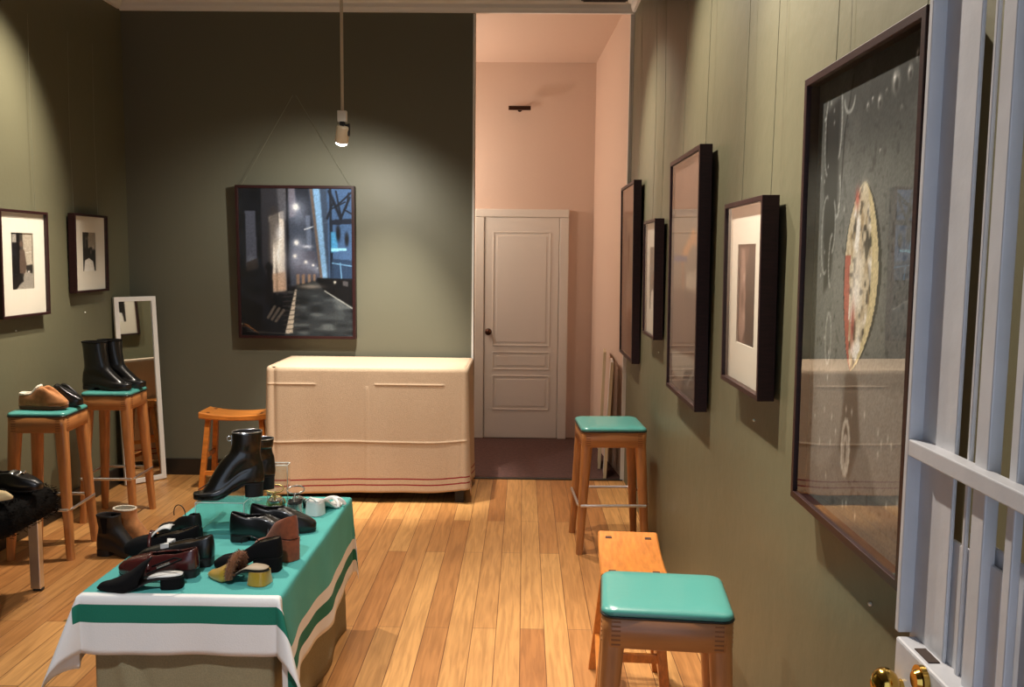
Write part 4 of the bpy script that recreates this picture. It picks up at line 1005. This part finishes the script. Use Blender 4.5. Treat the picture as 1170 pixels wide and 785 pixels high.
# --- boots standing on the floor beside the table
s = Shoe(.27, .044, .034, .006, 'round', .036).begin('chelsea_boot', 'black ankle boot on the floor left of the striped table', 'boot', (-2.265, 4.53, 0), -8, 'boots on the floor beside the table')
s.boot(M_LEATHER2, M_LININGD, .225, .47, .044); s.sole(); s.heelblock(M_SOLE, .29)
for sg in (-1, 1):
    mb = MB(); mb.add([(.045, sg*.0445, .215), (.085, sg*.0445, .215), (.075, sg*.0405, .13), (.055, sg*.040, .13)], [(0, 1, 2, 3)])
    mb.build('elastic_gore', M_SUEDEBLK, s.root, solid=.002)
s = Shoe(.27, .044, .034, .006, 'round', .036).begin('chelsea_boot', 'tan suede ankle boot with pale collar behind the black one on the floor', 'boot', (-2.235, 4.66, 0), -10, 'boots on the floor beside the table')
_, top = s.boot(M_TAN, M_FLEECE, .22, .46, .044); s.sole(M_SOLE); s.heelblock(M_SOLE, .29)
s.band([tuple(p) for p in top], .005, M_FLEECE, 'collar', True)
# --- on the fur bench
s = Shoe(.265, .046, .014, .006, 'round', .036).begin('loafer', 'black leather loafer with grey bow standing on the fur bench', 'shoe', (-2.445, 3.885, .536), -6, 'shoes on the fur bench')
s.loafer(M_LEATHER, M_LININGD, .052, .066, .55, .066); s.sole(M_SOLE, 1.05); s.heelblock(M_SOLE, .27); s.insole(M_LININGD, .03, .6)
mb = MB(); mb.grid(lambda i, j: (.13+.012*i, -.03+.01*j, .078+.006*math.sin(i*2.1)-.0009*(j-3)**2+.012*(i < 1)), 3, 6); mb.build('tongue', M_SILVER, s.root, solid=.002)
mb = MB(); mb.tube([(.17, -.03, .062), (.178, -.012, .084), (.18, 0, .074), (.178, .012, .084), (.17, .03, .062)], .005, 8); mb.build('bow', M_SILVER, s.root)
s = Shoe(.25, .042, .008, .006, 'point', .033).begin('mule', 'tan pointed mule on the fur bench, cut by the photo edge', 'shoe', (-2.455, 3.71, .536), -8, 'shoes on the fur bench')
s.pump(M_TANLINE, M_TANLINE, .022, .02, .66); s.sole(M_SOLE, 1.03); s.insole(M_TANLINE, .03, .7)

# small leaf scrap on the floor
b = MB(); b.grid(lambda i, j: (-.035+.07*i/8, (.007*math.sin(PI*i/8))*(j-1)+.006*math.sin(i*.5), .003+.002*abs(j-1)), 8, 2); tag(b.build('leaf', M_GREENBAG, None, (-1.97, 3.68, 0.0), (0, 0, .2), solid=.0008), 'small green leaf lying on the floorboards left of the striped table', 'leaf')

# ------------------------------------------------------------------ white security gate
GX = .59
t = thing('security_gate', 'white painted metal security gate standing open in the right foreground', 'gate', (GX, 1.0, 0))
def gp(name, boxes, m=M_GATE, bev=.002):
    b = MB()
    for y0, y1, z0, z1, xo, xh in boxes: b.box((xo, (y0+y1)/2-1.0, (z0+z1)/2), (xh, (y1-y0)/2, (z1-z0)/2))
    return b.build(name, m, t, bevel=bev)
gp('stile', [(1.18, 1.285, 0.02, 2.4, 0.003, .003)])
gp('stile_lip', [(1.278, 1.291, 1.06, 2.4, -.004, .016)])
for y, hy_, hx_ in ((1.147, .004, .003), (1.103, .016, .009), (1.035, .009, .006), (0.965, .009, .006), (0.90, .009, .006), (0.83, .009, .006), (0.76, .009, .006), (.69, .009, .006)):
    gp('bar', [(y-hy_, y+hy_, .5, 2.4, .004, hx_)])
gp('cross_bar', [(.60, 1.275, 1.333, 1.357, -.010, .012)])
gp('top_rail', [(.60, 1.29, 2.38, 2.42, .004, .016)])
gp('bottom_rail', [(.60, 1.29, .02, .08, .004, .016)])
gp('kick_panel', [(.62, 1.16, .08, 1.255, .018, .002), (1.06, 1.19, .08, 1.235, .010, .003)])
gp('hinge_stile', [(.60, .64, .02, 2.42, .004, .018)])
gp('lock_box', [(1.10, 1.268, .93, 1.060, -.004, .024)], M_GATE, .004)
gp('latch', [(1.284, 1.296, 1.235, 1.262, .004, .010)], M_RUSTMARK)
b = MB(); b.tube([(-.028, .172, 1.038), (-.036, .172, 1.038)], .021, 20); b.tube([(-.036, .172, 1.038), (-.042, .172, 1.038)], [.015, .012], 20); b.build('lock_rosette', M_BRASS, t, bevel=.0015)
b = MB(); b.tube([(-.028, .238, .995), (-.045, .239, .997)], .011, 14); b.sphere((-.052, .239, .998), .024, 20, 12, 0, (.85, 1, 1)); b.build('knob', M_BRASS, t)
b = MB(); b.box((-.012, .2, 1.0605), (.008, .022, .001)); b.build('chipped_paint', M_RUSTMARK, t)

# ------------------------------------------------------------------ lights
def spot(name, loc, target, watts, angle, col=(1, .83, .62), blend=.6, size=.03):
    l = bpy.data.lights.new(name, 'SPOT'); l.energy = watts; l.spot_size = math.radians(angle); l.spot_blend = blend; l.shadow_soft_size = size; l.color = col
    o = bpy.data.objects.new(name, l); COL.objects.link(o); o.location = loc
    o.rotation_euler = (Vector(target)-Vector(loc)).to_track_quat('-Z', 'Y').to_euler(); return o
WARM = (1, .88, .74)
spot('light_pendant', LAMP_TIP, (-1.35, 6.25, 1.35), 62, 125, (1, .95, .86), .7, .02)
spot('light_right_near', (-.2, 2.95, 3.3), (.74, 1.9, 1.65), 330, 75, WARM, .9)
spot('light_right_middle', (-.2, 4.0, 3.3), (.74, 3.2, 1.55), 260, 80, WARM, .9)
spot('light_right_far', (-.2, 5.6, 3.3), (.74, 4.9, 1.4), 210, 75, WARM, .9)
spot('light_left', (-1.75, 4.75, 3.35), (-2.83, 4.5, 1.95), 350, 66, WARM, .8)
spot('light_table', (-1.75, 4.1, 3.3), (-.95, 3.1, .5), 260, 62, WARM, .7)
spot('light_floor', (-.3, 4.4, 3.35), (-.15, 4.4, 0), 210, 78, WARM, .8)
spot('light_counter', (-.85, 5.3, 3.3), (-1.0, 5.88, .88), 620, 40, (1, .93, .82), .7)
spot('light_counter_front', (-.75, 4.2, 3.3), (-1.0, 5.6, .5), 80, 48, WARM, .7)
spot('light_stools', (-1.5, 4.9, 3.3), (-2.25, 4.9, .5), 265, 65, WARM, .8)
spot('fill_front', (-.9, .7, 3.3), (-1.05, 2.9, .3), 230, 50, (.96, .97, 1), .8, .08)  # added fill, no lamp seen; stands in for daylight on the table front
spot('light_near', (-.1, 2.9, 3.3), (.25, 2.4, .4), 120, 60, WARM, .8)
l = bpy.data.lights.new('light_alcove', 'POINT'); l.energy = 30; l.color = (1, .86, .74); l.shadow_soft_size = .05
o = bpy.data.objects.new('light_alcove', l); COL.objects.link(o); o.location = (-1.15, 7.32, 2.25)

l = bpy.data.lights.new('fill_alcove_back', 'POINT'); l.energy = 16; l.color = (1, .88, .76); l.shadow_soft_size = .08  # added unseen fill that brightens the alcove door
o = bpy.data.objects.new('fill_alcove_back', l); COL.objects.link(o); o.location = (-1.0, 6.62, 2.3)

w = bpy.data.worlds.new('street_daylight'); scene.world = w; w.use_nodes = True
bg = w.node_tree.nodes['Background']; bg.inputs['Color'].default_value = (.70, .82, 1, 1); bg.inputs['Strength'].default_value = 1.3

# ------------------------------------------------------------------ camera
YAW, PITCH, ROLL = map(math.radians, (.75, 5.75, .6))
fw = Vector((-math.sin(YAW)*math.cos(PITCH), math.cos(YAW)*math.cos(PITCH), -math.sin(PITCH)))
r0 = Vector((math.cos(YAW), math.sin(YAW), 0)); u0 = r0.cross(fw)
rt = r0*math.cos(ROLL)+u0*math.sin(ROLL); up = -r0*math.sin(ROLL)+u0*math.cos(ROLL)
cam = bpy.data.cameras.new('camera'); co = bpy.data.objects.new('camera', cam); COL.objects.link(co)
co.matrix_world = Matrix(((rt.x, up.x, -fw.x, 0), (rt.y, up.y, -fw.y, 0), (rt.z, up.z, -fw.z, 1.62), (0, 0, 0, 1)))
cam.sensor_fit = 'HORIZONTAL'; cam.sensor_width = 36; cam.lens = 36*1000/1170; cam.clip_start = .05
scene.camera = co
vs_ = scene.view_settings; vs_.view_transform = 'Standard'; vs_.look = 'None'; vs_.gamma = 1; vs_.exposure = 0.0; vs_.use_curve_mapping = False
